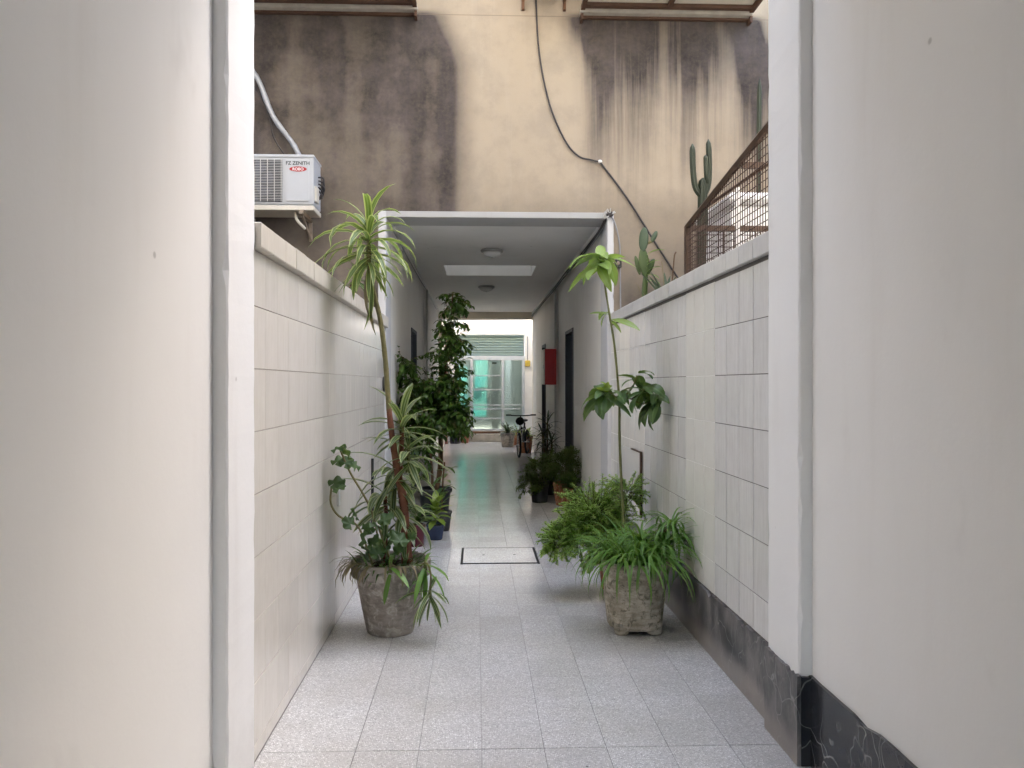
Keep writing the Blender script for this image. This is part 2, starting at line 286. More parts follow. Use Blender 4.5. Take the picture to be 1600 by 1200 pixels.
# ------------------------------------------------------------------ mesh helpers
def wloc(o):
    v = Vector((0, 0, 0))
    while o: v += o.location; o = o.parent
    return v
class MB:
    def __init__(s): s.v = []; s.f = []; s.uv = []
    def add(s, vs, fs, uvs=None):
        b = len(s.v); s.v += [tuple(q) for q in vs]; s.f += [tuple(b + i for i in f) for f in fs]
        s.uv += uvs if uvs else [(.5, .5)] * len(vs); return s
    def box(s, x0, x1, y0, y1, z0, z1, ch=0):
        if ch:
            c = ch; V = []
            for zz, i in ((z0, c), (z0 + c, 0), (z1 - c, 0), (z1, c)):
                V += [(x0 + i + (c if not i else 0) * 0, y0 + i, zz), (x1 - i, y0 + i, zz), (x1 - i, y1 - i, zz), (x0 + i, y1 - i, zz)]
            Fc = [(3, 2, 1, 0), (12, 13, 14, 15)]
            for r in range(3):
                for i in range(4):
                    j = (i + 1) % 4; Fc.append((r * 4 + i, r * 4 + j, r * 4 + 4 + j, r * 4 + 4 + i))
            return s.add(V, Fc)
        V = [(x0, y0, z0), (x1, y0, z0), (x1, y1, z0), (x0, y1, z0), (x0, y0, z1), (x1, y0, z1), (x1, y1, z1), (x0, y1, z1)]
        return s.add(V, [(3, 2, 1, 0), (4, 5, 6, 7), (0, 1, 5, 4), (1, 2, 6, 5), (2, 3, 7, 6), (3, 0, 4, 7)])
    def tube(s, pts, rad, n=8, cap=True):
        pts = [Vector(p) for p in pts]; N = len(pts)
        if isinstance(rad, (int, float)): rad = [rad] * N
        V = []; up = None
        for i, p in enumerate(pts):
            t = (pts[min(i + 1, N - 1)] - pts[max(i - 1, 0)]).normalized()
            if up is None: up = Vector((0, 0, 1)) if abs(t.z) < .9 else Vector((1, 0, 0))
            a = t.cross(up).normalized(); b = a.cross(t).normalized(); up = b
            for q in range(n):
                an = 2 * math.pi * q / n; V.append(p + (a * math.cos(an) + b * math.sin(an)) * rad[i])
        Fc = [(i * n + q, i * n + (q + 1) % n, (i + 1) * n + (q + 1) % n, (i + 1) * n + q) for i in range(N - 1) for q in range(n)]
        if cap: Fc += [tuple(range(n - 1, -1, -1)), tuple(range((N - 1) * n, N * n))]
        return s.add(V, Fc)
    def lathe(s, prof, c, n=32, wob=0, sq=0, close=True):
        V = []; ph = [ru(0, 6.28) for _ in range(3)]
        for (r, z) in prof:
            for q in range(n):
                a = 2 * math.pi * q / n
                rr = r * (1 + wob * (math.sin(a + ph[0]) * .6 + math.sin(3 * a + ph[1] + z * 9) * .3 + math.sin(5 * a + ph[2] - z * 14) * .25))
                if sq:
                    e = 2 + sq; m = (abs(math.cos(a)) ** e + abs(math.sin(a)) ** e) ** (-1 / e); rr *= m
                V.append((c[0] + rr * math.cos(a), c[1] + rr * math.sin(a), c[2] + z))
        Fc = [(i * n + q, i * n + (q + 1) % n, (i + 1) * n + (q + 1) % n, (i + 1) * n + q) for i in range(len(prof) - 1) for q in range(n)]
        if close: Fc += [tuple(range(n - 1, -1, -1)), tuple(range((len(prof) - 1) * n, len(prof) * n))]
        return s.add(V, Fc)
    def ell(s, c, r, n=10, m=7, rot=None):
        V = []; rot = rot or Matrix.Identity(3)
        for i in range(m + 1):
            th = math.pi * i / m
            for q in range(n):
                a = 2 * math.pi * q / n
                V.append(Vector(c) + rot @ Vector((r[0] * math.sin(th) * math.cos(a), r[1] * math.sin(th) * math.sin(a), r[2] * math.cos(th))))
        return s.add(V, [(i * n + q, (i + 1) * n + q, (i + 1) * n + (q + 1) % n, i * n + (q + 1) % n) for i in range(m) for q in range(n)])
    def leaf(s, base, d, L, W, droop=.8, n=5, fold=.2, prof='lance', roll=0):
        """a leaf blade: leaves BASE along unit vector D and bends down by DROOP radians"""
        V, Fc, U = leaf_geo(L, W, droop, n, fold, prof)
        d = Vector(d).normalized(); az = math.atan2(d.y, d.x) - math.pi / 2; el = math.asin(max(-1, min(1, d.z)))
        m = Matrix.Rotation(az, 3, 'Z') @ Matrix.Rotation(el, 3, 'X') @ Matrix.Rotation(roll, 3, 'Y')
        return s.add([Vector(base) + m @ v for v in V], Fc, U)
    def mesh(s, name, m, off=Vector((0, 0, 0)), smooth=False):
        me = bpy.data.meshes.new(name)
        me.from_pydata([(v[0] - off.x, v[1] - off.y, v[2] - off.z) for v in s.v], [], s.f)
        ul = me.uv_layers.new(name='UVMap'); vi = [0] * len(me.loops); me.loops.foreach_get('vertex_index', vi)
        flat = []
        for i in vi: flat += s.uv[i]
        ul.data.foreach_set('uv', flat)
        me.materials.append(M[m] if isinstance(m, str) else m)
        if smooth: me.polygons.foreach_set('use_smooth', [True] * len(me.polygons))
        me.update(); return me
    def build(s, name, m, parent=None, smooth=False):
        """vertices are given in world coordinates; the object's origin is its parent's"""
        ob = bpy.data.objects.new(name, s.mesh(name, m, wloc(parent) if parent else Vector((0, 0, 0)), smooth)); col.objects.link(ob)
        if parent: ob.parent = parent
        return ob
def leaf_geo(L, W, droop, n, fold, prof):
    V = []; U = []; y = z = 0.0
    for i in range(n + 1):
        t = i / n
        if prof == 'lance': ww = W * (.28 + .72 * math.sin(math.pi * min(1, t * .62 + .12))) * (1 - t ** 5) if t < 1 else 0
        elif prof == 'ovate': ww = W * math.sin(math.pi * (t * .97 + .015)) ** .75 * (1.12 - .3 * t)
        else: ww = W * (1 - t ** 3 * .98) * (.7 + .3 * math.sin(math.pi * t))
        ww = max(ww, .0006) * .5
        th = -droop * t ** 1.2
        if i: y += L / n * math.cos(th); z += L / n * math.sin(th)
        nx, nz = -math.sin(th), math.cos(th)
        V += [Vector((-ww, y + nx * fold * ww, z + nz * fold * ww)), Vector((0, y, z)), Vector((ww, y + nx * fold * ww, z + nz * fold * ww))]
        U += [(0, t), (.5, t), (1, t)]
    Fc = []
    for i in range(n):
        a = i * 3; Fc += [(a, a + 1, a + 4, a + 3), (a + 1, a + 2, a + 5, a + 4)]
    return V, Fc, U
def tag(o, label, cat, group=None, kind=None):
    if label: o['label'] = label
    if cat: o['category'] = cat
    if group: o['group'] = group
    if kind: o['kind'] = kind
    return o
def thing(name, loc, label, cat, group=None):
    e = bpy.data.objects.new(name, None); col.objects.link(e); e.location = loc; e.empty_display_size = .1
    return tag(e, label, cat, group)
def box(name, m, parent, *b, ch=0): return MB().box(*b, ch=ch).build(name, m, parent)
def struct(o): o['kind'] = 'structure'; return o
def stuff(o): o['kind'] = 'stuff'; return o
def inst(name, me, parent, loc, rot=(0, 0, 0), scl=1):
    o = bpy.data.objects.new(name, me); col.objects.link(o); o.parent = parent
    o.location = Vector(loc) - wloc(parent); o.rotation_euler = rot
    o.scale = scl if isinstance(scl, (tuple, list)) else (scl, scl, scl); return o
def catmull(P, n=6):
    P = [Vector(p) for p in P]; Q = [2 * P[0] - P[1]] + P + [2 * P[-1] - P[-2]]; out = []
    for i in range(1, len(Q) - 2):
        for j in range(n):
            t = j / n; a, b, c, d = Q[i - 1:i + 3]
            out.append(.5 * ((2 * b) + (c - a) * t + (2 * a - 5 * b + 4 * c - d) * t * t + (3 * b - a - 3 * c + d) * t ** 3))
    return out + [P[-1]]
def sph(el, az): return Vector((math.cos(el) * math.sin(az), math.cos(el) * math.cos(az), math.sin(el)))

# ------------------------------------------------------------------ dimensions
XL, XR = -.88, 1.30                    # faces of the two tiled walls
YF, YB = 7.40, 17.40                   # stained facade, far end of the corridor
CL, CR, CZ = -.87, 1.28, 3.13          # corridor left, right, ceiling
YD = 20.2                              # glazed door at the end

# ------------------------------------------------------------------ ground and floor
struct(MB().box(-60, 60, -60, 80, -.3, -.05).build('ground', 'street'))
floor = struct(MB().box(-.95, 1.40, -4, 20.4, -.05, -.006).build('floor', 'joint_grey'))
box('hall_slab', 'terrazzo', floor, -.93, 1.33, -4, 2.896, -.005, 0)
step = .2575; xs = [-.495 + step * i for i in range(8)]; ge = .0008; gy_ = .0003
def tile_mesh(wx, wy, m): return MB().box(0, wx, 0, wy, -.005, 0, ch=.0004).mesh('tile', m)
tmesh = tile_mesh(step - 2 * ge, step - 2 * gy_, 'terrazzo'); lmesh = tile_mesh(.381, step * 2 - 2 * gy_, 'terrazzo_border')
tmesh2 = tile_mesh(1.30 - xs[-1] - .004 if xs[-1] < 1.29 else .01, step - 2 * ge, 'terrazzo')
y0 = 3.155
for j in range(-1, 27):
    yy = y0 + j * step
    for i in range(7):
        inst('tile', tmesh, floor, (xs[i] + ge, yy + gy_ + (.003 if j == 0 else 0), ru(-.0004, .0002)))
    if j == -1: inst('tile', tile_mesh(.381, step - 2 * gy_, 'terrazzo_border'), floor, (-.8785, yy + gy_, 0))
    elif j % 2 == 0: inst('tile', lmesh, floor, (-.8785, yy + gy_ + (.002 if j == 0 else 0), 0))
b = MB()
for j in range(28, 67):
    yy = y0 + (j - 1) * step
    for i in range(7): b.box(xs[i] + ge * 1.5, xs[i] + step - ge * 1.5, yy + gy_, yy + step - gy_, -.005, ru(-.0004, .0004))
    b.box(-.872, xs[0] - ge, yy + ge, yy + step - ge, -.005, 0)
stuff(b.build('far_tiles', 'terrazzo', floor))
# ------------------------------------------------------------------ entrance building (camera stands in its hall)
def wavy_box(name, m, parent, x0, x1, y0, y1, z0, z1, amp=.0012, n=70):
    """a plastered post whose arrises wander and are chipped here and there"""
    V = []; c = .007; ring = ((0, c, 0, 0), (c, 0, 0, 0))
    for i in range(n + 1):
        z = z0 + (z1 - z0) * i / n; L = []
        for (x, y, sx, sy) in ((x0, y0, 1, 1), (x1, y0, -1, 1), (x1, y1, -1, -1), (x0, y1, 1, -1)):
            q = c * ru(.6, 1.3) + (ru(.004, .012) if rnd() < .05 else 0); jx, jy = ru(-amp, amp), ru(-amp, amp)
            a, b_ = (x + jx, y + jy + sy * q), (x + jx + sx * q, y + jy)
            L += [a, b_] if (sx * sy) > 0 else [b_, a]
        V += [(p[0], p[1], z) for p in L]
    Fc = [(i * 8 + q, i * 8 + (q + 1) % 8, i * 8 + 8 + (q + 1) % 8, i * 8 + 8 + q) for i in range(n) for q in range(8)]
    Fc += [tuple(range(7, -1, -1)), tuple(range(n * 8, n * 8 + 8))]
    return MB().add(V, Fc).build(name, m, parent)
fb = thing('entrance_building', (0, 3, 0), 'pale plastered entrance hall with pilasters opening onto the passage', 'building')
box('wall', 'hall_plaster', fb, -3.5, -.92, -4, 3.03, 0, 3.7)
box('wall', 'hall_plaster', fb, 1.322, 4, -4, 3.30, 0, 3.7)
box('upper_storeys', 'outer_plaster', fb, -3.5, 4, -4, 3.03, 3.701, 12.5)
box('back_wall', 'hall_plaster', fb, -.92, .1, -4.2, -4.0, 0, 3.7)
box('back_wall', 'hall_plaster', fb, .1, 1.322, -4.2, -4.0, 2.5, 3.7)
box('ceiling', 'ceiling_plaster', fb, -.918, 1.32, -4, 3.02, 3.62, 3.70)
wavy_box('pilaster', 'white_plaster', fb, -.93, -.868, 2.71, 3.035, 0, 3.69)
wavy_box('pilaster', 'white_plaster', fb, 1.27, 1.33, 2.985, 3.31, 0, 3.69)
def rough_strip(name, m, parent, axis, fixed0, fixed1, a0, a1, z1, amp=.006, n=40):
    """a plinth slab with a chipped upper edge"""
    V = []; Fc = []
    for i in range(n + 1):
        a = a0 + (a1 - a0) * i / n; z = z1 + ru(-amp, amp * .4) - (amp * 3 if rnd() < .06 else 0)
        for (f, q) in ((fixed0, 0), (fixed1, 0), (fixed1, z), (fixed0, z)):
            V.append((f, a, q) if axis == 'y' else (a, f, q))
    for i in range(n):
        for q in range(4): Fc.append((i * 4 + q, i * 4 + (q + 1) % 4, i * 4 + 4 + (q + 1) % 4, i * 4 + 4 + q))
    Fc += [(3, 2, 1, 0), (n * 4, n * 4 + 1, n * 4 + 2, n * 4 + 3)]
    return MB().add(V, Fc).build(name, m, parent)
rough_strip('plinth', 'black_marble', fb, 'y', 1.308, 1.33, -3.9, 2.985, .352, .004, 80)
rough_strip('plinth', 'dusty_marble', fb, 'y', 1.256, 1.272, 2.972, 3.315, .356, .006, 16)
rough_strip('plinth', 'black_marble', fb, 'x', 2.968, 2.988, 1.2725, 1.3295, .35, .003, 6)

# ------------------------------------------------------------------ tiled garden walls
def wall_tiles(parent, face, sgn, ys, zs, pick, gy, gz):
    cache = {}
    for j in range(len(zs) - 1):
        for i in range(len(ys) - 1):
            m = pick(i, j, (ys[i] + ys[i + 1]) / 2, (zs[j] + zs[j + 1]) / 2)
            if m is None: continue
            wy = round(ys[i + 1] - ys[i] - gy, 4); wz = round(zs[j + 1] - zs[j] - gz, 4); key = (wy, wz, m)
            if key not in cache:
                c = .0009; V = []
                for dx, q in ((0, 0), (.008, 0), (.009, c)):
                    V += [(sgn * dx, q, q), (sgn * dx, wy - q, q), (sgn * dx, wy - q, wz - q), (sgn * dx, q, wz - q)]
                Fc = [(8, 9, 10, 11)] + [(r * 4 + a, r * 4 + (a + 1) % 4, r * 4 + 4 + (a + 1) % 4, r * 4 + 4 + a) for r in range(2) for a in range(4)]
                cache[key] = MB().add(V, Fc).mesh('tile', m)
            inst('tile', cache[key], parent, (face - sgn * (.009 + ru(0, .0007)), ys[i] + gy / 2, zs[j] + gz / 2), (ru(-.002, .002), 0, ru(-.003, .003)))
lw = thing('tiled_wall', (-.98, 5.2, 0), 'low wall of beige glazed tiles with coping, below the air conditioner', 'wall')
box('core', 'grout_beige', lw, -1.08, XL - .0085, 3.037, YF - .002, 0, 2.05)
ys = [3.042 + .1975 * i for i in range(23)]; ys[-1] = YF - .004
zs = [.003, .065] + [.31 + .25 * i for i in range(7)] + [2.035]
wall_tiles(lw, XL, 1, ys, zs, lambda i, j, y, z: 'beige_tile', .0014, .003)
cm = MB().box(0, .16, 0, .1938, 0, .10, ch=.004).mesh('coping_tile', 'coping_tile_beige')
for i in range(22): inst('coping_tile', cm, lw, (-1.005 + ru(-.001, .001), 3.043 + .1975 * i, 2.036 + ru(0, .002)))
box('inner_coping', 'coping_tile_beige', lw, -1.12, -1.007, 3.04, YF - .003, 2.051, 2.13)
rw = thing('tiled_wall', (1.40, 5.3, 0), 'low wall of grey and cream mismatched tiles with black plinth, under the mesh railing', 'wall')
box('core', 'grout_dark', rw, XR + .0036, 1.50, 3.315, YF - .002, 0, 2.085)
box('patch_grout', 'grout_white', rw, XR + .0028, XR + .006, 4.16, 4.742, .345, 2.06)
box('patch_grout', 'grout_white', rw, XR + .0028, XR + .006, 5.915, YF - .003, .345, 2.06)
ys = [3.317, 3.378] + [3.378 + .1955 * i for i in range(1, 21)] + [YF - .004]
zs = [.345, .52] + [.52 + .2565 * i for i in range(1, 7)]
def pick_r(i, j, y, z):
    if 4.16 < y < 4.745: return 'cream_tile'
    if y > 5.92 and not (y < 6.6 and z > 1.5) and not (5.95 < y < 7.0 and z < .9): return 'cream_tile'
    return 'grey_tile'
wall_tiles(rw, XR, -1, ys, zs, pick_r, .0062, .0040)
cm = MB().box(0, .15, 0, .1895, 0, .095, ch=.004).mesh('coping_tile', 'coping_tile_grey')
for i in range(21): inst('coping_tile', cm, rw, (1.275 + ru(-.001, .001), 3.318 + .1945 * i, 2.078 + ru(0, .002)))
box('inner_coping', 'coping_tile_grey', rw, 1.428, 1.53, 3.318, YF - .003, 2.086, 2.168)
rough_strip('plinth', 'dusty_marble', rw, 'y', 1.287, 1.308, 3.317, YF - .005, .342, .007, 90)
# service hatch in the right wall
hz = thing('meter_hatch', (1.29, 6.4, .45), 'small tiled service hatch with rusty edge, behind the tall thin shrub', 'hatch')
box('cover', 'cream_tile', hz, 1.282, 1.2925, 5.99, 6.90, .46, .955)
box('frame', 'brown_iron', hz, 1.277, 1.2925, 5.965, 5.988, .45, .97)
box('frame', 'brown_iron', hz, 1.279, 1.2925, 5.989, 6.35, .957, .968)

# terraces behind the walls
struct(box('terrace', 'roof_tar', None, 1.50, 4, 3.31, YF - .001, 1.6, 2.08))
struct(box('planting_bed', 'soil', None, -3.5, -1.08, 3.04, YF - .001, 1.5, 2.02))
# unseen party walls to both sides, added to shape the courtyard light
for (x0, x1, h, m, lab) in ((-3.9, -3.5, 8.0, 'pale_render', 'tall unseen party wall added for bounce light behind the planting bed'), (4.0, 4.4, 5.0, 'pale_render', 'pale unseen party wall added to shape the light behind the terrace')):
    tag(box('unseen_party_wall', m, None, x0, x1, 3.05, 7.38, 0, h), lab, 'wall')

# ------------------------------------------------------------------ stained apartment building with the covered corridor
ab = thing('apartment_building', (.2, YF, 0), 'stained beige apartment building with a covered corridor through it', 'building')
fa = MB(); fa.box(-3.9, -.945, YF, 7.8, 0, 11.5); fa.box(1.325, 4.4, YF, 7.8, 0, 11.5); fa.box(-.945, 1.325, YF, 7.8, 3.16, 11.5)
fa.build('facade', 'stained_facade', ab)
wavy_box('jamb', 'jamb_paint', ab, -.945, -.868, YF - .012, 7.79, 0, 3.158)
wavy_box('jamb', 'jamb_paint', ab, 1.262, 1.325, YF - .012, 7.79, 0, 3.158)
box('lintel', 'shaded_lintel', ab, -.867, 1.261, YF - .010, 7.79, 3.10, 3.158, ch=.004)
def side_wall(x0, x1, doors, pil):
    y = 7.80
    for (a, b_) in doors + [(YB, YB)]:
        box('corridor_wall', 'corridor_plaster', ab, x0, x1, y, a, 0, CZ - .001)
        if a < YB: box('door_header', 'corridor_plaster', ab, x0, x1, a, b_, 2.25, CZ - .001)
        y = b_
side_wall(-1.2, CL, [(10.2, 11.05)], None); side_wall(CR, 1.6, [(10.13, 11.0), (14.2, 14.95)], None)
def door(x_face, sgn, a, b_, lab):
    """a slate door set deep in the reveal of the corridor wall"""
    fx = x_face + sgn * .13; lo, hi = sorted((fx, fx + sgn * .05))
    d = box('door', 'door_slate', ab, lo, hi, a + .045, b_ - .045, .01, 2.20); d['label'] = lab
    f = MB()
    lo2, hi2 = sorted((fx - sgn * .13 - sgn * .012, fx + sgn * .05))
    f.box(lo2, hi2, a - .002, a + .043, 0, 2.247); f.box(lo2, hi2, b_ - .043, b_ + .002, 0, 2.247); f.box(lo2, hi2, a + .044, b_ - .044, 2.203, 2.248)
    f.build('frame', 'door_slate', d)
    hx = fx - sgn * .05
    MB().tube([(fx, a + .1, 1.02), (hx, a + .1, 1.02), (hx, a + .2, 1.02)], .009).build('handle', 'chrome', d)
door(CL, -1, 10.2, 11.05, 'dark slate door in the wall behind the ficus')
door(CR, 1, 10.13, 11.0, 'dark slate door beside the terracotta pots'); door(CR, 1, 14.2, 14.95, 'dark slate door beyond the red cabinet')
for (x0, x1, y_) in ((CL - .01, CL + .035, 12.7), (CR - .035, CR + .01, 12.05)):
    box('pilaster', 'corridor_plaster', ab, x0, x1, y_, y_ + .4, 0, CZ - .002, ch=.004)
rough_strip('plinth', 'black_marble', ab, 'y', CR - .012, CR + .005, 7.81, 10.12, .2, .003, 30)
rough_strip('plinth', 'black_marble', ab, 'y', CR - .012, CR + .005, 11.01, 12.04, .2, .003, 14)
SX0, SX1, SY0, SY1 = -.45, .82, 10.56, 11.55
c = MB(); c.box(-1.2, 1.6, 7.8, SY0, CZ, 3.4); c.box(-1.2, 1.6, SY1, YB, CZ, 3.4); c.box(-1.2, SX0, SY0, SY1, CZ, 3.4); c.box(SX1, 1.6, SY0, SY1, CZ, 3.4)
c.build('ceiling', 'ceiling_plaster', ab)
sk = MB().box(SX0 - .05, SX1 + .05, SY0 - .05, SY1 + .05, 3.405, 3.42).build('skylight', 'skylight_glass', ab)
sk['label'] = 'frosted rectangular skylight in the corridor ceiling'
rwl = MB(); rwl.box(-3.9, CL, YB, 17.62, 0, 6.4); rwl.box(CR, 4.4, YB, 17.62, 0, 6.4); rwl.box(CL, CR, YB, 17.62, 2.98, 6.4)
rwl.build('rear_wall', 'cream_plaster', ab)
box('side_wall', 'outer_plaster', ab, -3.9, -3.6, 7.8, YB, 0, 6.4); box('side_wall', 'outer_plaster', ab, 4.1, 4.4, 7.8, YB, 0, 6.4)
# cornice strips along the corridor ceiling
for x0, x1 in ((CL, CL + .03), (CR - .03, CR)): box('cornice', 'ceiling_plaster', ab, x0, x1, 7.81, YB - .01, CZ - .05, CZ - .003)
# projecting windows above
def projecting_window(x0, x1, lab):
    wv = box('projecting_window', 'window_panel', ab, x0 + .03, x1 - .03, 6.78, YF - .001, 5.10, 6.3); wv['label'] = lab
    box('sill', 'sill_grey', wv, x0, x1, 7.29, YF - .002, 5.045, 5.098, ch=.004)
    box('rail', 'window_brown', wv, x0 + .01, x1 - .01, 7.355, YF - .004, 5.022, 5.044)
    box('rail', 'window_brown', wv, x0 + .02, x1 - .02, 7.20, 7.255, 5.065, 5.099)
    box('rail', 'window_brown', wv, x0, x1, 6.72, 6.779, 5.04, 5.12)
    for xm in (x0 + .001, (x0 + x1) / 2 - .02, x1 - .041): box('mullion', 'window_brown', wv, xm, xm + .04, 6.78, 7.199 if xm != x0 + .001 and xm < x1 - .05 else 7.28, 5.06, 5.098)
    for xm in (x0, x1 - .03): box('bracket', 'window_brown', wv, xm + .003, xm + .027, 7.30, YF - .005, 4.985, 5.04)
projecting_window(-2.35, -.565, 'brown framed projecting window above the dark stain and air conditioner')
projecting_window(.99, 2.655, 'brown framed projecting window above the streaked stain and cactus')
sh = thing('wall_shelf', (.64, YF, 5.2), 'cream box on two red brackets between the projecting windows', 'shelf')
box('box', 'ac_cream', sh, .50, .78, 7.05, 7.36, 5.235, 5.6, ch=.01)
for xb in (.43, .83):
    MB().box(xb, xb + .03, 7.0, YF - .002, 5.19, 5.232).box(xb + .002, xb + .028, 7.36, YF - .003, 5.10, 5.188).build('bracket', 'rust_stain', sh)

# ------------------------------------------------------------------ far courtyard and glazed door
fbld = thing('rear_house', (.35, YD, 0), 'rear house with frosted glass door under a green roller shutter', 'building')
hb = MB(); hb.box(-3, -.58, YD, 20.5, 0, 7.6); hb.box(1.26, 5.6, YD + .02, 20.5, 0, 7.6); hb.box(-.58, 1.26, YD - .06, 20.5, 2.80, 7.6)
hb.build('wall', 'white_plaster', fbld)
b = MB()
for i in range(8):
    z = 2.24 + i * .068
    P = [(.0, z), (.022, z + .012), (.03, z + .034), (.022, z + .055), (0, z + .067)]
    V = [(xx, YD + .05 - p[0], p[1]) for xx in (-.57, 1.22) for p in P]
    b.add(V, [(q, q + 1, 5 + q + 1, 5 + q) for q in range(4)])
b.build('roller_shutter', 'shutter_green', fbld)
zpx = lambda py: 1.5 - (py - 600) * YD / 1200
gd = box('door_frame', 'frame_alu', fbld, -.575, 1.255, YD - .01, YD + .06, 2.13, 2.235); gd['label'] = 'pale metal frame of the frosted glass door'
for x0 in (-.575, -.17, .655, 1.19): box('stile', 'frame_alu', gd, x0, x0 + .065, YD - .008, YD + .055, .27, 2.128)
zc = [2.126, zpx(587), zpx(609), zpx(633), zpx(639), zpx(654), .30]
box('rail', 'frame_alu', gd, -.104, .654, YD - .004, YD + .045, .272, .32)
for z in zc[1:-1]: box('rail', 'frame_alu', gd, -.104, .654, YD - .002, YD + .04, z - .014, z + .014)
for i in range(6): box('pane', 'frosted_glass', gd, -.102, .652, YD + .015, YD + .025, zc[i + 1] + .015 if i < 5 else .321, zc[i] - .015 if i else 2.126)
for (x0, x1) in ((-.509, -.171), (.721, 1.189)):
    for z in (zpx(633), zpx(639)): box('rail', 'frame_alu', gd, x0, x1, YD - .002, YD + .04, z - .014, z + .014)
    zz = [2.126, zpx(633), zpx(639), .272]
    for i in range(3): box('pane', 'frosted_glass', gd, x0, x1, YD + .015, YD + .025, zz[i + 1] + (.015 if i < 2 else 0), zz[i] - (.015 if i else 0))
for z, q in ((.30, 0),): box('threshold', 'step_stone', fbld, -.58, 1.26, YD - .07, YD + .3, 0, .268)
box('door_step', 'step_stone', fbld, -.16, .68, YD - .22, YD - .072, 0, .20, ch=.01)
box('rust_band', 'rust_stain', fbld, -.12, .62, YD - .085, YD - .073, .205, .255)
MB().box(.40, .52, YD - .012, YD - .011, 2.03, 2.07).build('sticker', 'ink_black', fbld)
# lit room behind the frosted glass
box('room_floor', 'step_stone', fbld, -1.4, 2.2, 20.5, 23.6, -.02, .26)
box('room_wall', 'room_beige', fbld, -1.6, 2.4, 23.6, 23.8, 0, 3.4)
box('room_wall', 'room_beige', fbld, -1.6, -1.4, 20.5, 23.6, 0, 3.4); box('room_wall', 'room_beige', fbld, 2.2, 2.4, 20.5, 23.6, 0, 3.4)
tq = MB(); tq.box(-.1, .26, 20.72, 20.75, .62, 1.32); tq.box(-.06, .3, 20.95, 20.98, 1.4, 2.15); tq.build('turquoise_glow_sheet', 'turquoise', fbld)  # translucent sheets added behind the glass for its turquoise glow
box('side_glow_sheet', 'turquoise', fbld, -.62, -.26, 20.8, 20.83, .5, 1.95)  # another added sheet, tinting the left pane from behind
box('room_post', 'room_beige', fbld, .42, .6, 20.8, 20.95, .26, 2.3)
box('room_post', 'white_plastic', fbld, .78, .92, 20.9, 21.0, .9, 2.2)
# courtyard walls
cw = thing('courtyard_wall', (-.9, 18.9, 0), 'cream sunlit courtyard wall with pink downpipe before the glass door', 'wall')
box('wall', 'cream_plaster', cw, -1.1, -.80, 17.63, YD - .005, 0, 3.1)
MB().tube([(-.765, 19.3, .0), (-.765, 19.3, 3.0)], .035).build('downpipe', 'pink_pipe', cw)
cw2 = thing('courtyard_wall', (1.7, 18.9, 0), 'pale courtyard wall with window and yellow meter before the glass door', 'wall')
box('wall', 'white_plaster', cw2, 1.58, 1.8, 17.63, YD - .005, 0, 3.1)
wn = box('window', 'window_glass', cw2, 1.555, 1.578, 18.3, 19.9, .5, 1.65)
for zz in (.5, 1.05, 1.62): box('bar', 'frame_alu', wn, 1.54, 1.554, 18.28, 19.92, zz, zz + .035)
for yy in (18.28, 19.08, 19.88): box('bar', 'frame_alu', wn, 1.536, 1.5395, yy, yy + .04, .49, 1.66)
ym = thing('gas_meter', (1.36, 20.2, 2.0), 'yellow meter box on the wall beside the glass door', 'meter')
MB().box(1.27, 1.40, 20.1, 20.218, 1.96, 2.12, ch=.015).build('case', 'yellow_meter', ym)
MB().tube([(1.335, 20.17, 2.12), (1.335, 20.17, 2.5), (1.335, 20.2, 2.75)], .012).build('pipe', 'cable_grey', ym)

# ------------------------------------------------------------------ services in the corridor
def ceiling_lamp(x, y, lab):
    t = thing('ceiling_lamp', (x, y, CZ), lab, 'lamp', 'round corridor ceiling lamps')
    MB().lathe([(.13, -.0005), (.14, -.012), (.135, -.03), (.118, -.032)], (x, y, CZ), 28).build('base', 'lamp_metal', t, True)
    MB().lathe([(.117, -.033), (.108, -.05), (.085, -.07), (.05, -.085), (.012, -.09)], (x, y, CZ), 28).build('diffuser', 'lamp_glass', t, True)
    MB().lathe([(.012, -.088), (.014, -.094), (.008, -.1)], (x, y, CZ), 10).build('finial', 'lamp_metal', t, True)
ceiling_lamp(.186, 9.32, 'round ceiling lamp between the lintel and the skylight'); ceiling_lamp(.16, 12.8, 'round ceiling lamp beyond the skylight')
rc = thing('fire_cabinet', (1.2, 12.2, 1.5), 'red box cabinet fixed high on the corridor pilaster', 'cabinet')
box('case', 'cabinet_red', rc, 1.065, 1.244, 11.98, 12.42, 1.49, 2.05, ch=.008)
box('door_panel', 'cabinet_pale', rc, 1.045, 1.0645, 11.985, 12.415, 1.495, 2.045, ch=.004)
MB().box(1.038, 1.0445, 12.0, 12.06, 1.74, 1.80).build('latch', 'chrome', rc)
def cable(name, pts, r, m, lab, smooth=6, cat='cable'):
    P = catmull(pts, smooth) if smooth else pts
    return tag(MB().tube(P, r, 6).build(name, m, None, True), lab, cat)
cable('cable', [(.568, YF - .02, 5.25), (.60, YF - .02, 4.7), (.70, YF - .02, 4.2), (.85, YF - .02, 3.85), (.98, YF - .02, 3.70), (1.10, YF - .02, 3.665), (1.19, YF - .015, 3.645)], .0085, 'cable_black', 'black cable drooping down the stained facade to a clip')
cable('cable', [(1.19, YF - .015, 3.645), (1.45, YF - .02, 3.30), (1.75, YF - .02, 2.83), (1.98, YF - .02, 2.48), (2.1, YF - .02, 2.3)], .009, 'cable_black', 'taut black cable slanting down the facade behind the prickly pear')
cl_ = thing('cable_clip', (1.19, YF, 3.645), 'pale knot and clip where the facade cables meet', 'clip')
MB().ell((1.19, YF - .018, 3.65), (.022, .018, .016)).build('knot', 'white_plastic', cl_, True)
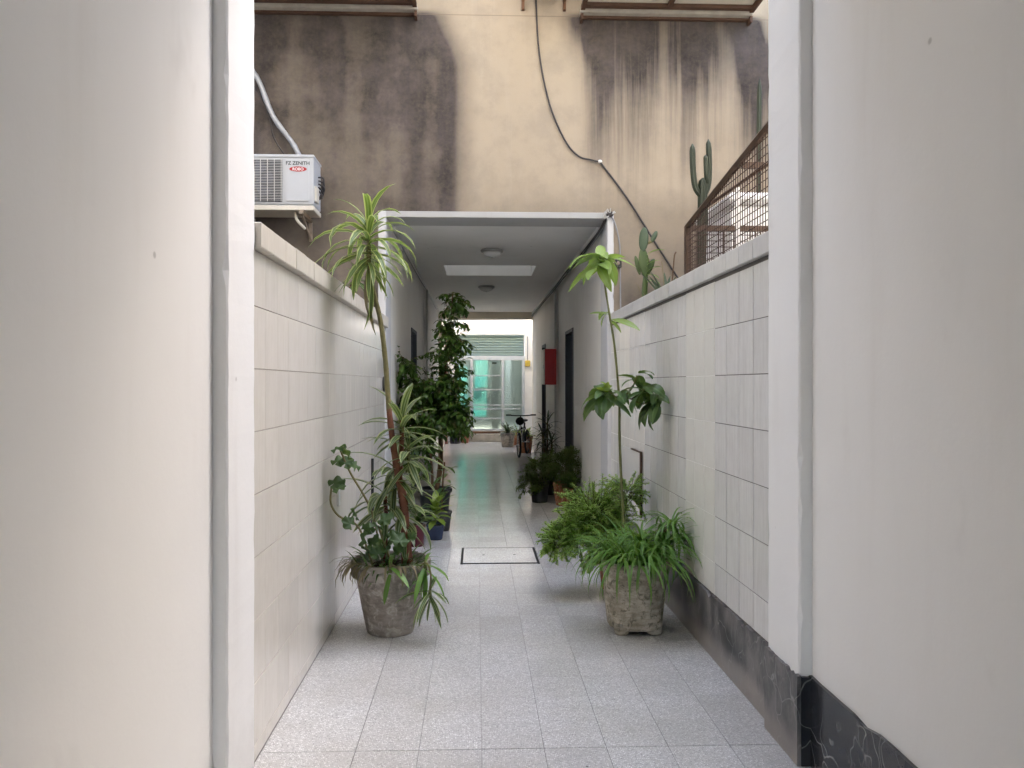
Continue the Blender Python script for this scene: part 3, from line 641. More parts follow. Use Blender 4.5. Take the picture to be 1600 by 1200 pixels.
for i, (dx, dz) in enumerate(((0, 0), (.018, -.02), (-.014, -.035))):
    cable('cable', [(1.262 + dx * .4, YF - .03, 3.14 + dz), (1.235 + dx, 7.75, 3.05 + dz), (1.235 + dx, 9.0, 3.035 + dz + ru(-.02, .01)), (1.225 + dx, 10.5, 3.03 + dz + ru(-.02, .01)), (1.222, 12.0, 3.02 + dz), (1.222, 14.5, 3.03 + dz), (1.23, 17.2, 3.03 + dz)],
          .009, ('cable_black', 'cable_grey', 'cable_black')[i], ('topmost', 'middle', 'lowest')[i] + ' cable of the bundle along the corridor ceiling')
cable('cable', [(1.27, YF - .02, 3.15), (1.33, YF - .03, 3.06), (1.38, YF - .02, 2.85), (1.385, YF - .02, 2.6), (1.39, YF - .02, 2.15)], .008, 'cable_grey', 'grey cable hanging beside the white jamb and switch box')
jb = thing('junction_box', (1.29, YF - .02, 3.15), 'tangled white tape joint at the corridor lintel corner', 'junction box')
b = MB()
for i in range(6):
    a = ru(0, 6.28); b.tube([(1.285, YF - .03, 3.13), (1.285 + .05 * math.cos(a), YF - .045 + ru(-.02, .01), 3.14 + .05 * math.sin(a)), (1.285 + .07 * math.cos(a + .5), YF - .03, 3.12 + .05 * math.sin(a + .5))], .006, 5)
b.build('tape', 'trunking', jb)
MB().ell((1.285, YF - .028, 3.14), (.035, .018, .03)).build('knot', 'cable_black', jb, True)
sb = thing('switch_box', (1.36, YF, 2.66), 'little black socket box on the facade beside the white jamb', 'socket')
MB().box(1.335, 1.395, YF - .045, YF - .001, 2.62, 2.70, ch=.006).build('case', 'black_plastic', sb)
MB().ell((1.362, YF - .046, 2.665), (.016, .006, .02)).build('socket', 'rust_steel', sb, True)
cable('conduit', [(-.82, 12.69, 3.05), (-.82, 12.69, .0)], .02, 'trunking', 'grey conduit down the corridor pilaster behind the ficus', 0, 'conduit')
cable('conduit', [(1.232, 12.03, 3.0), (1.232, 12.03, 2.06)], .018, 'trunking', 'grey conduit above the red cabinet', 0, 'conduit')
cable('conduit', [(1.232, 12.03, 1.48), (1.232, 12.03, .0)], .018, 'trunking', 'grey conduit below the red cabinet', 0, 'conduit')
cable('cable', [(-.84, YB - .02, 2.96), (-.2, YB - .03, 2.955), (.5, YB - .03, 2.962), (1.25, YB - .02, 2.97)], .01, 'cable_grey', 'grey cable across the beam at the corridor end')
tag(MB().tube([(-.866, 6.42, .3), (-.866, 6.42, .88)], .011).build('rod', 'iron_dark'), 'black metal rod standing against the beige tiles', 'rod')
bl = thing('wall_lamp', (-.86, 7.28, 1.5), 'round white bulkhead lamp on the beige tile wall end', 'lamp')
rt = Matrix.Rotation(math.pi / 2, 3, 'Y')
MB().ell((-.868, 7.26, 1.5), (.075, .075, .028), 20, 10, rt).build('ring', 'black_plastic', bl, True)
MB().ell((-.850, 7.26, 1.5), (.055, .055, .035), 20, 10, rt).build('diffuser', 'lamp_glass', bl, True)
tag(box('wall_plate', 'trunking', None, -.879, -.868, 4.86, 4.92, .73, .90, ch=.003), 'small grey metal plate on the beige tiles behind the round-leaved plant', 'plate')
for (xx, yy, lab) in ((-.869, 9.9, 'white light switch plate before the slate door behind the ficus'), (1.274, 9.85, 'white light switch plate beside the first slate door')):
    sp = thing('light_switch', (xx, yy, 1.15), lab, 'switch')
    box('plate', 'white_plastic', sp, xx - .005, xx + .005, yy - .04, yy + .04, 1.09, 1.21, ch=.002)
    box('rocker', 'paint_white', sp, xx - .008, xx + .008, yy - .015, yy + .015, 1.12, 1.18, ch=.002)
cable('cable', [(-.85, 7.82, 3.06), (-.845, 9.5, 3.045), (-.85, 11.5, 3.06), (-.83, 12.65, 3.05)], .007, 'cable_grey', 'grey cable along the corridor ceiling above the ficus')
# floor hatch
mh = thing('floor_hatch', (.19, 6.7, 0), 'square floor hatch with dark metal edge set in the terrazzo', 'hatch')
box('cover', 'terrazzo', mh, -.115, .505, 6.42, 7.00, .0015, .0055)
f = MB(); f.box(-.136, -.117, 6.395, 7.012, .001, .007); f.box(.507, .526, 6.395, 7.012, .001, .007); f.box(-.116, .506, 6.407, 6.418, .001, .0065); f.box(-.116, .506, 7.002, 7.007, .001, .0065)
f.build('frame', 'iron_dark', mh)
for xx in (.06, .33): MB().lathe([(.011, .0056), (.011, .0066)], (xx, 6.72, 0), 10).build('lifting_hole', 'iron_dark', mh)

# ------------------------------------------------------------------ air conditioner
ac = thing('air_conditioner', (-1.87, 7.2, 3.1), 'white outdoor air conditioner on rusty brackets below the dark stain', 'air conditioner')
ax0, ax1, ay0, ay1, az0, az1 = -2.29, -1.475, 7.0, 7.31, 3.115, 3.565
box('body', 'ac_white', ac, ax0, ax1, ay0, ay1, az0, az1, ch=.014)
box('top_cover', 'ac_white', ac, ax0 - .006, ax1 + .006, ay0 - .008, ay1 + .004, az1 - .022, az1 + .008, ch=.007)
box('base_tray', 'ac_cream', ac, ax0 - .004, ax1 + .004, ay0 - .002, ay1 + .004, az0 - .045, az0 - .002, ch=.005)
MB().box(ax0 + .03, -1.755, ay0 - .004, ay0 - .001, az0 + .03, az1 - .04).build('fan_opening', 'ac_black', ac)
b = MB(); fc = (-2.02, ay0 - .008, 3.335)
for i in range(7):
    a = i * 2 * math.pi / 7; P = []
    for rr, da, yo in ((.04, -.35, 0), (.04, .35, .0), (.185, .5, -.003), (.19, .1, -.003), (.17, -.2, 0)):
        P.append((fc[0] + rr * math.cos(a + da), fc[1] + yo + .002, fc[2] + rr * math.sin(a + da)))
    b.add(P, [(0, 1, 2, 3, 4)])
simple('fan_blue', (.05, .055, .085), .4); b.build('fan', 'fan_blue', ac)
gr = MB()
for i in range(26):
    z = az0 + .04 + i * (az1 - az0 - .09) / 25; gr.box(ax0 + .03, -1.75, ay0 - .016, ay0 - .0125, z, z + .0035)
for i in range(9):
    xx = ax0 + .035 + i * .0615; gr.box(xx, xx + .005, ay0 - .020, ay0 - .0165, az0 + .03, az1 - .04)
gr.build('grille', 'ac_grille', ac)
box('front_panel', 'ac_white', ac, -1.722, -1.515, ay0 - .008, ay0 - .001, 3.15, 3.525, ch=.003)
MB().box(-1.72, -1.72 + .202, ay0 - .0095, ay0 - .0085, 3.154, 3.158).build('panel_seam', 'ac_grille', ac)
def text(body, size, m, parent, loc, name='lettering'):
    c_ = bpy.data.curves.new(name, 'FONT'); c_.body = body; c_.size = size; c_.align_x = 'CENTER'; c_.align_y = 'CENTER'; c_.offset = size * .02
    to = bpy.data.objects.new(name, c_); me = bpy.data.meshes.new_from_object(to); bpy.data.objects.remove(to)
    me.name = name; me.materials.clear(); me.materials.append(M[m])
    o_ = bpy.data.objects.new(name, me); col.objects.link(o_); o_.parent = parent; o_.location = Vector(loc) - wloc(parent); o_.rotation_euler = (R(90), 0, 0)
    return o_
text('FZ ZENITH', .044, 'ink_black', ac, (-1.615, ay0 - .0095, 3.492))
bd = MB().tube([(-1.612, ay0 - .0085, 3.44), (-1.612, ay0 - .0105, 3.44)], .078, 40).build('badge', 'badge_red', ac)
for v in bd.data.vertices: v.co.z = (v.co.z - (3.44 - 3.1)) * .30 + (3.44 - 3.1)
text('ROBO', .036, 'paint_white', ac, (-1.612, ay0 - .0118, 3.438))
b = MB()
for i in range(5): b.tube(catmull([(ax1 + .004, 7.2, 3.42 - i * .03), (ax1 + .045 + ru(0, .02), 7.18 + ru(-.04, .04), 3.40 - i * .04), (ax1 + .035, 7.22, 3.30 - i * .015), (ax1 + .004, 7.22, 3.22)], 4), .008, 5)
b.build('valve_hoses', 'cable_black', ac)
box('valve_cover', 'ac_cream', ac, ax1 + .001, ax1 + .018, 7.04, 7.16, 3.16, 3.30, ch=.004)
for xx in (-2.14, -1.60):
    b = MB(); b.box(xx, xx + .035, 6.98, YF - .002, 3.035, 3.068); b.box(xx + .002, xx + .033, YF - .035, YF - .003, 2.86, 3.034); b.tube([(xx + .017, 7.03, 3.04), (xx + .017, YF - .03, 2.88)], .012, 6)
    b.build('bracket', 'rust_steel', ac)
MB().tube(catmull([(-1.66, 7.1, 3.07), (-1.64, 7.06, 3.0), (-1.60, 7.06, 2.95), (-1.57, 7.09, 2.92)], 4), .014, 7).build('drain_hose', 'ac_cream', ac, True)
cable('insulated_pipe', [(-2.3, 7.35, 4.9), (-2.15, 7.35, 4.52), (-2.058, 7.35, 4.36), (-1.93, 7.35, 4.04), (-1.75, 7.35, 3.79), (-1.68, 7.33, 3.66), (-1.65, 7.26, 3.574)], [.026 + .004 * (i % 5 == 0) for i in range(37)], 'foil_pipe', 'silver wrapped pipe running down the wall to the air conditioner', 6, 'pipe')
cable('cable', [(-2.2, 7.37, 4.5), (-1.99, 7.37, 4.1), (-1.93, 7.37, 3.85), (-1.80, 7.35, 3.64), (-1.77, 7.28, 3.574)], .007, 'cable_black', 'thin dark cable sagging to the top of the air conditioner')

# ------------------------------------------------------------------ mesh railing on the right wall
rl = thing('mesh_railing', (1.40, 4.4, 2.17), 'rusty brown iron railing with wire mesh on the right wall', 'railing')
px_, pyA = 1.40, 5.05
box('post', 'brown_iron', rl, px_ - .02, px_ + .02, pyA - .02, pyA + .02, 2.175, 2.545)
MB().tube([(px_, pyA + .02, 2.545), (px_, 3.33, 2.78)], .021, 6).build('top_rail', 'brown_iron', rl)
box('cross_rail', 'brown_iron', rl, px_ + .021, 2.6, pyA - .017, pyA + .017, 2.515, 2.55)
MB().tube([(px_ + .02, pyA - .3, 2.60), (1.62, 3.35, 2.70)], .010, 6).build('brace', 'brown_iron', rl)
box('stay', 'brown_iron', rl, px_ + .02, 1.535, 4.05, 4.08, 2.655, 2.685)
b = MB()
def ztop(y): return 2.545 + (pyA - y) * .1366
y = pyA - .04
while y > 3.33:
    b.tube([(px_, y, 2.176), (px_, y, ztop(y))], .0028, 4, False); y -= .036
z = 2.21
while z < 2.74:
    ymax = pyA if z < 2.545 else pyA - (z - 2.545) / .1366
    b.tube([(px_ - .003, ymax, z), (px_ - .003, 3.33, z)], .0028, 4, False); z += .04
x = px_ + .06
while x < 2.55:
    b.tube([(x, pyA, 2.10), (x, pyA, 2.53)], .0028, 4, False); x += .036
for i in range(8): b.tube([(px_, pyA - .003, 2.21 + i * .04), (2.58, pyA - .003, 2.21 + i * .04)], .0028, 4, False)
b.build('wire_mesh', 'rust_wire', rl)
wt = thing('water_tank', (2.2, 6.2, 2.08), 'white plastic chest on the terrace seen through the wire mesh', 'tank')
MB().box(1.93, 3.0, 5.75, 6.6, 2.081, 2.86, ch=.04).build('body', 'white_plastic', wt)
MB().box(1.90, 3.03, 5.72, 6.63, 2.862, 2.95, ch=.03).build('lid', 'white_plastic', wt)
pp = thing('pipe_tap', (1.62, 4.75, 2.08), 'white standpipe behind the wire mesh', 'pipe')
MB().tube([(1.62, 4.72, 2.081), (1.62, 4.72, 2.72)], .016, 8).build('pipe', 'white_plastic', pp)
MB().tube([(1.62, 4.72, 2.25), (1.62, 4.66, 2.25), (1.62, 4.64, 2.22)], .012, 8).build('tap', 'chrome', pp)

# ------------------------------------------------------------------ plant builders
def pot_round(t, c, r0, r1, h, m, rim=.02, rimh=.05, wob=.012, sq=0, n=36):
    P = [(r0 * .96, 0), (r0, .012)]
    for i in range(1, 7): q = i / 7; P.append((r0 + (r1 - rim - r0) * q, .012 + (h - rimh - .012) * q))
    P += [(r1 - rim, h - rimh), (r1 - .004, h - rimh + .006), (r1, h - .012), (r1 - .006, h), (r1 - .022, h), (r1 - .03, h - .03)]
    p = MB().lathe(P, c, n, wob, sq).build('pot', m, t, True)
    MB().lathe([(r1 - .032, h - .045), ((r1 - .04) * .5, h - .028), (.005, h - .03)], c, 20, .02, sq).build('soil', 'soil', t, True)
    return p
DV = {}
def strap_mesh(m, L, W, droop, prof='lance', n=6, fold=.25):
    key = (m, L, W, droop, prof)
    if key not in DV:
        b = MB(); b.add(*leaf_geo(L, W, droop, n, fold, prof)); DV[key] = b.mesh('leaf', m, smooth=True)
    return DV[key]
def rosette(parent, name, c, n, L, W, m, el0=80, el1=-20, dr=(.5, 2.0), spread=.05, stem_dir=(0, 0, 1), keep=None):
    """dracaena head: individual leaves in a spiral, young ones upright, old ones hanging"""
    core = MB().tube([Vector(c) - Vector(stem_dir) * spread, Vector(c) + Vector(stem_dir) * .02], [.013, .006], 6).build(name, 'bark_thin', parent, True)
    for i in range(n):
        t = i / max(1, n - 1); az = i * 2.39996 + ru(-.25, .25); el = R(el0 + (el1 - el0) * t ** .8 + ru(-9, 9))
        if keep and not keep(az, el): continue
        l = round((.62 + .38 * math.sin(math.pi * min(1, .25 + t * .7))) * L, 3); dq = min((.4, .8, 1.2, 1.6, 2.0, 2.4), key=lambda q: abs(q - max(.3, (el + R(ru(45, 88))) * (dr[1] / 2.0) * (.45 + .55 * min(1, t * 3)))))
        me = strap_mesh(m, round(L, 3), W, round(dq, 2)); s = l / L * ru(.85, 1.12)
        inst('leaf', me, core, Vector(c) - Vector(stem_dir) * spread * t * 1.6, Euler((el, ru(-.25, .25), -az), 'XYZ'), (s * ru(.85, 1.15), s, s))
    return core

# ---- big grey clay pot, left: tall striped dracaena, shorter heads, round-leaved geranium
t = thing('potted_plant', (-.525, 4.70, 0), 'tall striped dracaena in a large cracked grey clay pot by the beige tiles', 'potted plant')
PC = (-.525, 4.70, 0)
pot_round(t, PC, .145, .243, .435, 'grey_clay', .030, .095, .02)
Y0 = 4.66
tr = catmull([(-.43, Y0, .36), (-.437, Y0, .753), (-.474, Y0, .94), (-.504, Y0, 1.127), (-.53, Y0, 1.351), (-.552, Y0, 1.649), (-.578, Y0 - .02, 1.873), (-.618, Y0 - .04, 2.06), (-.642, Y0 - .05, 2.209), (-.645, Y0 - .05, 2.42)], 5)
n = len(tr)
lowp = [p for p in tr if p.z < 1.40]; up = tr[len(lowp) - 2:]
MB().tube(lowp, [.026 - .010 * i / len(lowp) + .0025 * (i % 3 == 0) for i in range(len(lowp))], 9).build('trunk', 'bark_red', t, True)
MB().tube(up, [.0155 - .004 * i / len(up) + .0012 * (i % 2) for i in range(len(up))], 8).build('upper_trunk', 'bark_green', t, True)
s2 = catmull([(-.40, Y0 + .03, .36), (-.43, Y0 + .05, .62), (-.47, Y0 + .06, .86), (-.46, Y0 + .05, 1.1), (-.455, Y0 + .03, 1.28)], 5)
MB().tube(s2, [.019 - .006 * i / len(s2) for i in range(len(s2))], 8).build('stem', 'bark_red', t, True)
s3 = catmull([(-.58, Y0 + .05, .36), (-.55, Y0 + .05, .6), (-.56, Y0 + .06, .82)], 5)
MB().tube(s3, .012, 7).build('stem', 'bark_red', t, True)
rosette(t, 'crown', (-.645, Y0 - .05, 2.43), 52, .37, .046, 'striped_leaf', 86, -35, (.7, 2.1), .15)
rosette(t, 'leaf_head', (-.455, Y0 + .03, 1.29), 22, .30, .048, 'striped_leaf_pale', 80, -15, (.3, 1.2), .08)
rosette(t, 'leaf_head', (-.41, Y0 - .02, 1.12), 15, .30, .048, 'striped_leaf_pale', 50, -35, (.5, 1.5), .08)
rosette(t, 'leaf_head', (-.50, Y0 + .06, 1.0), 20, .34, .055, 'striped_leaf_pale', 45, -45, (.4, 1.4), .10)
rosette(t, 'leaf_head', (-.56, Y0 + .06, .84), 18, .32, .06, 'striped_leaf_pale', 60, -40, (.6, 1.6), .08)
rosette(t, 'leaf_head', (-.44, Y0 + .04, .76), 15, .28, .055, 'striped_leaf_pale', 40, -60, (.7, 1.7), .10)
# old leaves hanging under the crown
for i in range(5):
    inst('leaf', strap_mesh('striped_leaf' if i % 2 else 'dry_leaf', .3, .036, .5), t, (-.636 + ru(-.01, .01), Y0 - .06, 2.20 - i * .03), Euler((R(-75 + ru(-8, 8)), 0, ru(0, 6.28)), 'XYZ'))
# trailing striped rosettes over the rim
for c, L, nn in (((-.30, 4.47, .46), .24, 12), ((-.27, 4.44, .315), .22, 13), ((-.50, 4.46, .45), .19, 6)):
    rosette(t, 'leaf_head', c, nn, L, .032, 'striped_leaf_pale' if c[2] < .45 else 'grass_leaf', 25, -75, (.6, 1.7), .04)
MB().tube(catmull([(-.34, 4.56, .42), (-.29, 4.47, .46), (-.265, 4.44, .40), (-.27, 4.44, .31)], 4), .006, 6).build('stem', 'bark_green', t, True)
MB().tube(catmull([(-.47, 4.56, .41), (-.49, 4.47, .45), (-.50, 4.455, .44)], 4), .006, 6).build('stem', 'bark_green', t, True)
# dry strands over the rim
b = MB()
for i in range(46):
    a = ru(R(150), R(330)) if i % 3 else ru(R(160), R(230)); p = Vector((PC[0] + .20 * math.cos(a), PC[1] + .20 * math.sin(a), .43)); dd = Vector((math.cos(a), math.sin(a), ru(.2, 1.1)))
    b.leaf(p, dd, ru(.09, .24), ru(.006, .018), ru(1.6, 2.8), 5)
stuff(b.build('dry_foliage', 'dry_leaf', t, True))
b = MB()
for i in range(110):
    a = ru(0, 6.28); r = .2 * math.sqrt(rnd()); p = Vector((PC[0] + r * math.cos(a), PC[1] + r * math.sin(a), .40))
    b.leaf(p, (math.cos(a) * .7 + ru(-.4, .4), math.sin(a) * .7 + ru(-.4, .4), ru(.4, 1.4)), ru(.08, .20), ru(.010, .02), ru(.5, 1.5), 4)
stuff(b.build('undergrowth', 'round_leaf', t, True))
# geranium stems with round scalloped leaves
def round_leaf_mesh():
    b = MB(); V = [(0, 0, 0)]; U = [(.5, .5)]; N = 46
    for i in range(N):
        a = -math.pi / 2 + .32 + (2 * math.pi - .64) * i / (N - 1); r = .044 * (1 + .03 * math.cos(5 * a) + .035 * math.cos(11 * a))
        V.append((r * math.cos(a), r * math.sin(a) + .012, .010 * math.cos(5 * a) - .006 + ru(-.001, .001))); U.append((.5 + .5 * math.cos(a), .5 + .5 * math.sin(a)))
    b.add(V, [(0, i, i + 1) for i in range(1, N)], U); return b.mesh('leaf', 'round_leaf', smooth=True)
rlm = round_leaf_mesh()
for P in ([(-.56, 4.62, .42), (-.62, 4.55, .75), (-.736, 4.5, .984), (-.795, 4.48, 1.13)], [(-.62, 4.6, .42), (-.69, 4.52, .66), (-.80, 4.5, .73), (-.845, 4.48, .81), (-.84, 4.48, .91)], [(-.5, 4.58, .42), (-.55, 4.5, .6), (-.57, 4.46, .68)]):
    MB().tube(catmull(P, 5), .006, 6).build('stem', 'bark_green', t, True)
for (gx, gz) in [(-.804, 1.13), (-.745, 1.10), (-.81, 1.05), (-.76, 1.04), (-.83, .925), (-.80, .90), (-.69, 1.02), (-.72, .70), (-.70, .73), (-.568, .68), (-.495, .62), (-.622, .65), (-.531, .72), (-.66, .60), (-.60, .58), (-.56, .60), (-.44, .60), (-.385, .60), (-.52, .55), (-.46, .53), (-.63, .53), (-.57, .52)]:
    inst('leaf', rlm, t, (max(gx, -.825), 4.46 + ru(-.05, .05), gz), (ru(.3, 1.3), ru(-.6, .6), ru(-2.5, 2.5)), ru(.75, 1.2))

# ---- ficus behind
def ficus_leaf(b, p, d, L): b.leaf(p, d, L, L * .48, .5, 3, .3, 'ovate', ru(-.5, .5))
t = thing('potted_plant', (-.46, 8.45, 0), 'tall dense ficus tree in the corridor mouth behind the dracaena', 'potted plant')
pot_round(t, (-.46, 8.45, 0), .14, .19, .36, 'dark_plastic')
tk = [catmull([(-.45, 8.45, .3), (-.41, 8.45, .6), (-.40, 8.42, .95), (-.37, 8.42, 1.35), (-.33, 8.42, 1.75), (-.30, 8.42, 2.1), (-.26, 8.42, 2.5)], 5),
      catmull([(-.48, 8.45, .3), (-.50, 8.42, .7), (-.55, 8.40, 1.1), (-.64, 8.38, 1.5), (-.72, 8.36, 1.75)], 5), catmull([(-.44, 8.43, .3), (-.38, 8.40, .6), (-.37, 8.38, .95), (-.28, 8.36, 1.15), (-.2, 8.34, 1.2)], 5)]
for q, P in enumerate(tk): MB().tube(P, [(.022, .016, .015)[q] * (1 - .75 * i / len(P)) for i in range(len(P))], 7).build('trunk', 'bark_brown', t, True)
blobs = [((-.52, 8.4, 1.42), (.36, .22, .20), 100), ((-.27, 8.34, 1.16), (.20, .18, .19), 55), ((-.44, 8.4, 1.18), (.26, .2, .2), 60), ((-.26, 8.4, 1.60), (.12, .12, .12), 26), ((-.34, 8.4, 1.84), (.14, .11, .10), 26), ((-.24, 8.4, 1.98), (.10, .1, .12), 18), ((-.30, 8.4, 2.16), (.09, .1, .12), 17), ((-.24, 8.4, 2.42), (.06, .07, .17), 16), ((-.75, 8.36, 1.72), (.13, .12, .12), 20), ((-.62, 8.4, 1.05), (.18, .2, .22), 36), ((-.66, 8.4, .75), (.15, .2, .25), 24)]
b = MB(); tw = MB()
for c, r, nb in blobs:
    for i in range(int(nb * 1.35)):
        d = Vector((ru(-1, 1), ru(-1, 1), ru(-.8, 1))).normalized(); q = rnd() ** .45
        p = Vector(c) + Vector((d.x * r[0] * q * .8, d.y * r[1] * q * .8, d.z * r[2] * q * .8)); dr = (d + Vector((ru(-.6, .6), ru(-.6, .6), ru(-.5, .3)))).normalized()
        L = ru(.10, .20); P = [p]
        for s in range(5): dr = (dr + Vector((ru(-.1, .1), ru(-.1, .1), -.13))).normalized(); P.append(P[-1] + dr * L / 5)
        P = [Vector((max(v.x, -.84), v.y, v.z)) for v in P]
        tw.tube(P, .0022, 4, False)
        for s in range(9):
            f = s / 8 * 4.99; a = P[int(f)].lerp(P[int(f) + 1], f - int(f)); sd_ = dr.cross(Vector((0, 0, 1))).normalized() * (1 if s % 2 else -1)
            ld = (dr * .5 + sd_ * .8 + Vector((ru(-.35, .35), ru(-.35, .35), ru(-.55, .25)))).normalized()
            if (a + ld * .06).x > -.855: ficus_leaf(b, a, ld, ru(.055, .09))
stuff(tw.build('twigs', 'bark_brown', t)); stuff(b.build('foliage', 'ficus_leaf', t, True))

# ---- small pots at the ficus foot
t = thing('potted_plant', (-.40, 7.45, 0), 'yellow green leafy plant in a dark blue glazed pot', 'potted plant')
pot_round(t, (-.40, 7.45, 0), .07, .095, .15, 'blue_glaze', .01, .03, .004, 0, 24)
MB().tube([(-.40, 7.45, .11), (-.40, 7.44, .30)], .008, 6).build('stem', 'bark_green', t)
for i in range(26):
    az = i * 2.4; el = R(70 - 75 * (i / 26)); inst('leaf', strap_mesh('yellow_green_leaf', .15, .06, .7, 'ovate'), t, (-.40, 7.44, .33 - .006 * i), Euler((el, 0, -az), 'XYZ'), ru(.8, 1.25))
t = thing('potted_plant', (-.56, 7.15, 0), 'leafy plant in a dark red glazed pot behind the clay pot', 'potted plant')
pot_round(t, (-.56, 7.15, 0), .07, .09, .20, 'red_glaze', .01, .03, .004, 0, 24)
for i in range(24): inst('leaf', strap_mesh('broad_leaf_dark', .16, .055, .7, 'ovate'), t, (-.56 + ru(-.02, .02), 7.14, .18 + .007 * i), Euler((R(ru(5, 75)), 0, ru(0, 6.28)), 'XYZ'), ru(.8, 1.3))
MB().tube([(-.56, 7.15, .15), (-.56, 7.14, .35)], .008, 6).build('stem', 'bark_green', t)
t = thing('potted_plant', (-.36, 7.9, 0), 'young broad-leaved sapling in a dark plastic pot beneath the ficus', 'potted plant')
pot_round(t, (-.36, 7.9, 0), .08, .11, .20, 'dark_plastic', .01, .03, .003, 0, 24)
MB().tube(catmull([(-.36, 7.9, .15), (-.35, 7.89, .45), (-.33, 7.88, .7)], 4), .009, 6).build('stem', 'bark_brown', t)
for i in range(20): inst('leaf', strap_mesh('broad_leaf_dark', .17, .06, .7, 'ovate'), t, (-.36 + .0015 * i, 7.89, .22 + .024 * i), Euler((R(ru(-20, 60)), 0, i * 2.4), 'XYZ'), ru(.75, 1.15))

# ---- concrete pot with grass-leaved plant
t = thing('potted_plant', (.97, 4.69, 0), 'grassy green plant spilling from a mossy footed concrete pot', 'potted plant')
PC = (.965, 4.68, .03)
pot_round(t, PC, .165, .205, .40, 'old_concrete', .008, .05, .022, .25, 44)
for a in range(4):
    fx, fy = PC[0] + .098 * (1 if a % 2 else -1), PC[1] + .098 * (1 if a > 1 else -1)
    MB().lathe([(.034, 0), (.042, .008), (.048, .05), (.048, .07)], (fx, fy, 0), 20, .05, 1.2).build('foot', 'old_concrete', t, True)
b = MB()
for i in range(230):
    a = ru(0, 6.28); r = .15 * math.sqrt(rnd()); p = Vector((PC[0] + r * math.cos(a), PC[1] + r * math.sin(a), .40)); el = ru(R(40), R(88))
    aa = math.pi / 2 - a + ru(-.7, .7); d = sph(el, aa); L = ru(.26, .50)
    if p.x + d.x * L * .7 > 1.27: d.x *= .3; d.normalize()
    b.leaf(p, d, L, ru(.013, .020), ru(1.3, 2.9), 8, .3, 'grass')
for (c, nn, L) in (((1.14, 4.62, .52), 52, .30), ((1.19, 4.66, .64), 44, .27), ((.99, 4.60, .56), 40, .28), ((1.13, 4.72, .55), 22, .24)):
    for i in range(nn):
        d = sph(R(ru(-10, 75)), ru(0, 6.28)); 
        if c[0] + d.x * L * .7 > 1.27: d.x *= .35; d.normalize()
        b.leaf(Vector(c) + Vector((ru(-.015, .015), ru(-.015, .015), ru(-.04, .01))), d, L * ru(.8, 1.3), ru(.013, .020), ru(1.4, 2.8), 8, .3, 'grass')
stuff(b.build('foliage', 'grass_leaf', t, True))
b = MB()
for P in ([(1.02, 4.66, .40), (1.09, 4.64, .48), (1.14, 4.62, .50)], [(1.03, 4.7, .40), (1.12, 4.68, .56), (1.19, 4.66, .63)], [(.98, 4.63, .4), (.99, 4.60, .54)]): b.tube(catmull(P, 4) if len(P) > 2 else P, .008, 6)
b.build('stem', 'bark_green', t)
t['label'] = t['label']

# ---- feathery bush
def feather(b, tw, c, d, L, nl, ll, lw_, droop=.25, xmax=None):
    p = Vector(c); d = Vector(d).normalized(); P = [p.copy()]; D = []
    for s in range(8):
        d = (d + Vector((ru(-.08, .08), ru(-.08, .08), -droop * .12))).normalized(); p = p + d * L / 8; P.append(p.copy()); D.append(d)
    if xmax: P = [Vector((min(v.x, xmax), v.y, v.z)) for v in P]
    tw.tube(P, .0022, 4, False)
    for s in range(nl):
        f = (.25 + .75 * s / nl) * 7.99; i = int(f); a = P[i].lerp(P[i + 1], f - i); dd = D[min(i, 7)]
        side = dd.cross(Vector((ru(-.3, .3), ru(-.3, .3), 1))).normalized() * (1 if s % 2 else -1)
        ld = (dd * .5 + side * ru(.5, 1) + Vector((ru(-.5, .5), ru(-.5, .5), ru(-.2, .6)))).normalized(); a = a + Vector((ru(-1, 1), ru(-1, 1), ru(-1, 1))) * ll * .5
        b.leaf(a, ld, ll * ru(.7, 1.3), lw_, ru(0, .6), 2, .1, 'lance')
def feather_bush(t, clumps, mat_, nl=26, ll=.03, lw_=.006, xmax=1.26):
    b = MB(); tw = MB()
    for (root, c, r, n) in clumps:
        for i in range(n):
            d = Vector((ru(-1, 1), ru(-1, 1), ru(-.55, 1))).normalized(); c0 = Vector(c) + Vector((d.x * r[0], d.y * r[1], d.z * r[2])) * ru(.15, .62)
            d2 = (d + Vector((0, 0, .25)) + Vector((ru(-.4, .4), ru(-.4, .4), ru(-.3, .3)))).normalized()
            feather(b, tw, c0, d2, ru(.6, 1.05) * min(r) * .95, nl, ll, lw_, .8, xmax)
        for i in range(8): tw.tube(catmull([Vector(root) + Vector((ru(-.05, .05), ru(-.05, .05), 0)), (Vector(root) + Vector(c)) / 2 + Vector((ru(-.05, .05), ru(-.05, .05), .05)), Vector(c) + Vector((ru(-.6, .6) * r[0], ru(-.6, .6) * r[1], ru(-.4, .5) * r[2]))], 4), .003, 4, False)
    stuff(tw.build('twigs', 'bark_thin', t)); stuff(b.build('foliage', mat_, t, True))
t = thing('potted_plant', (1.0, 5.62, 0), 'bright feathery green bush in a small terracotta pot', 'potted plant')
pot_round(t, (1.0, 5.62, 0), .085, .115, .24, 'terracotta', .012, .05, .006, 0, 24)
rt_ = (1.0, 5.62, .22)
feather_bush(t, [(rt_, (.84, 5.50, .55), (.25, .24, .20), 260), (rt_, (.72, 5.44, .44), (.17, .18, .16), 150), (rt_, (.575, 5.40, .38), (.13, .13, .14), 120), (rt_, (1.10, 5.62, .68), (.16, .16, .16), 90), (rt_, (.95, 5.50, .45), (.2, .2, .2), 110), (rt_, (.83, 5.35, .23), (.09, .1, .08), 40)], 'feather_leaf', 52, .018, .0095)

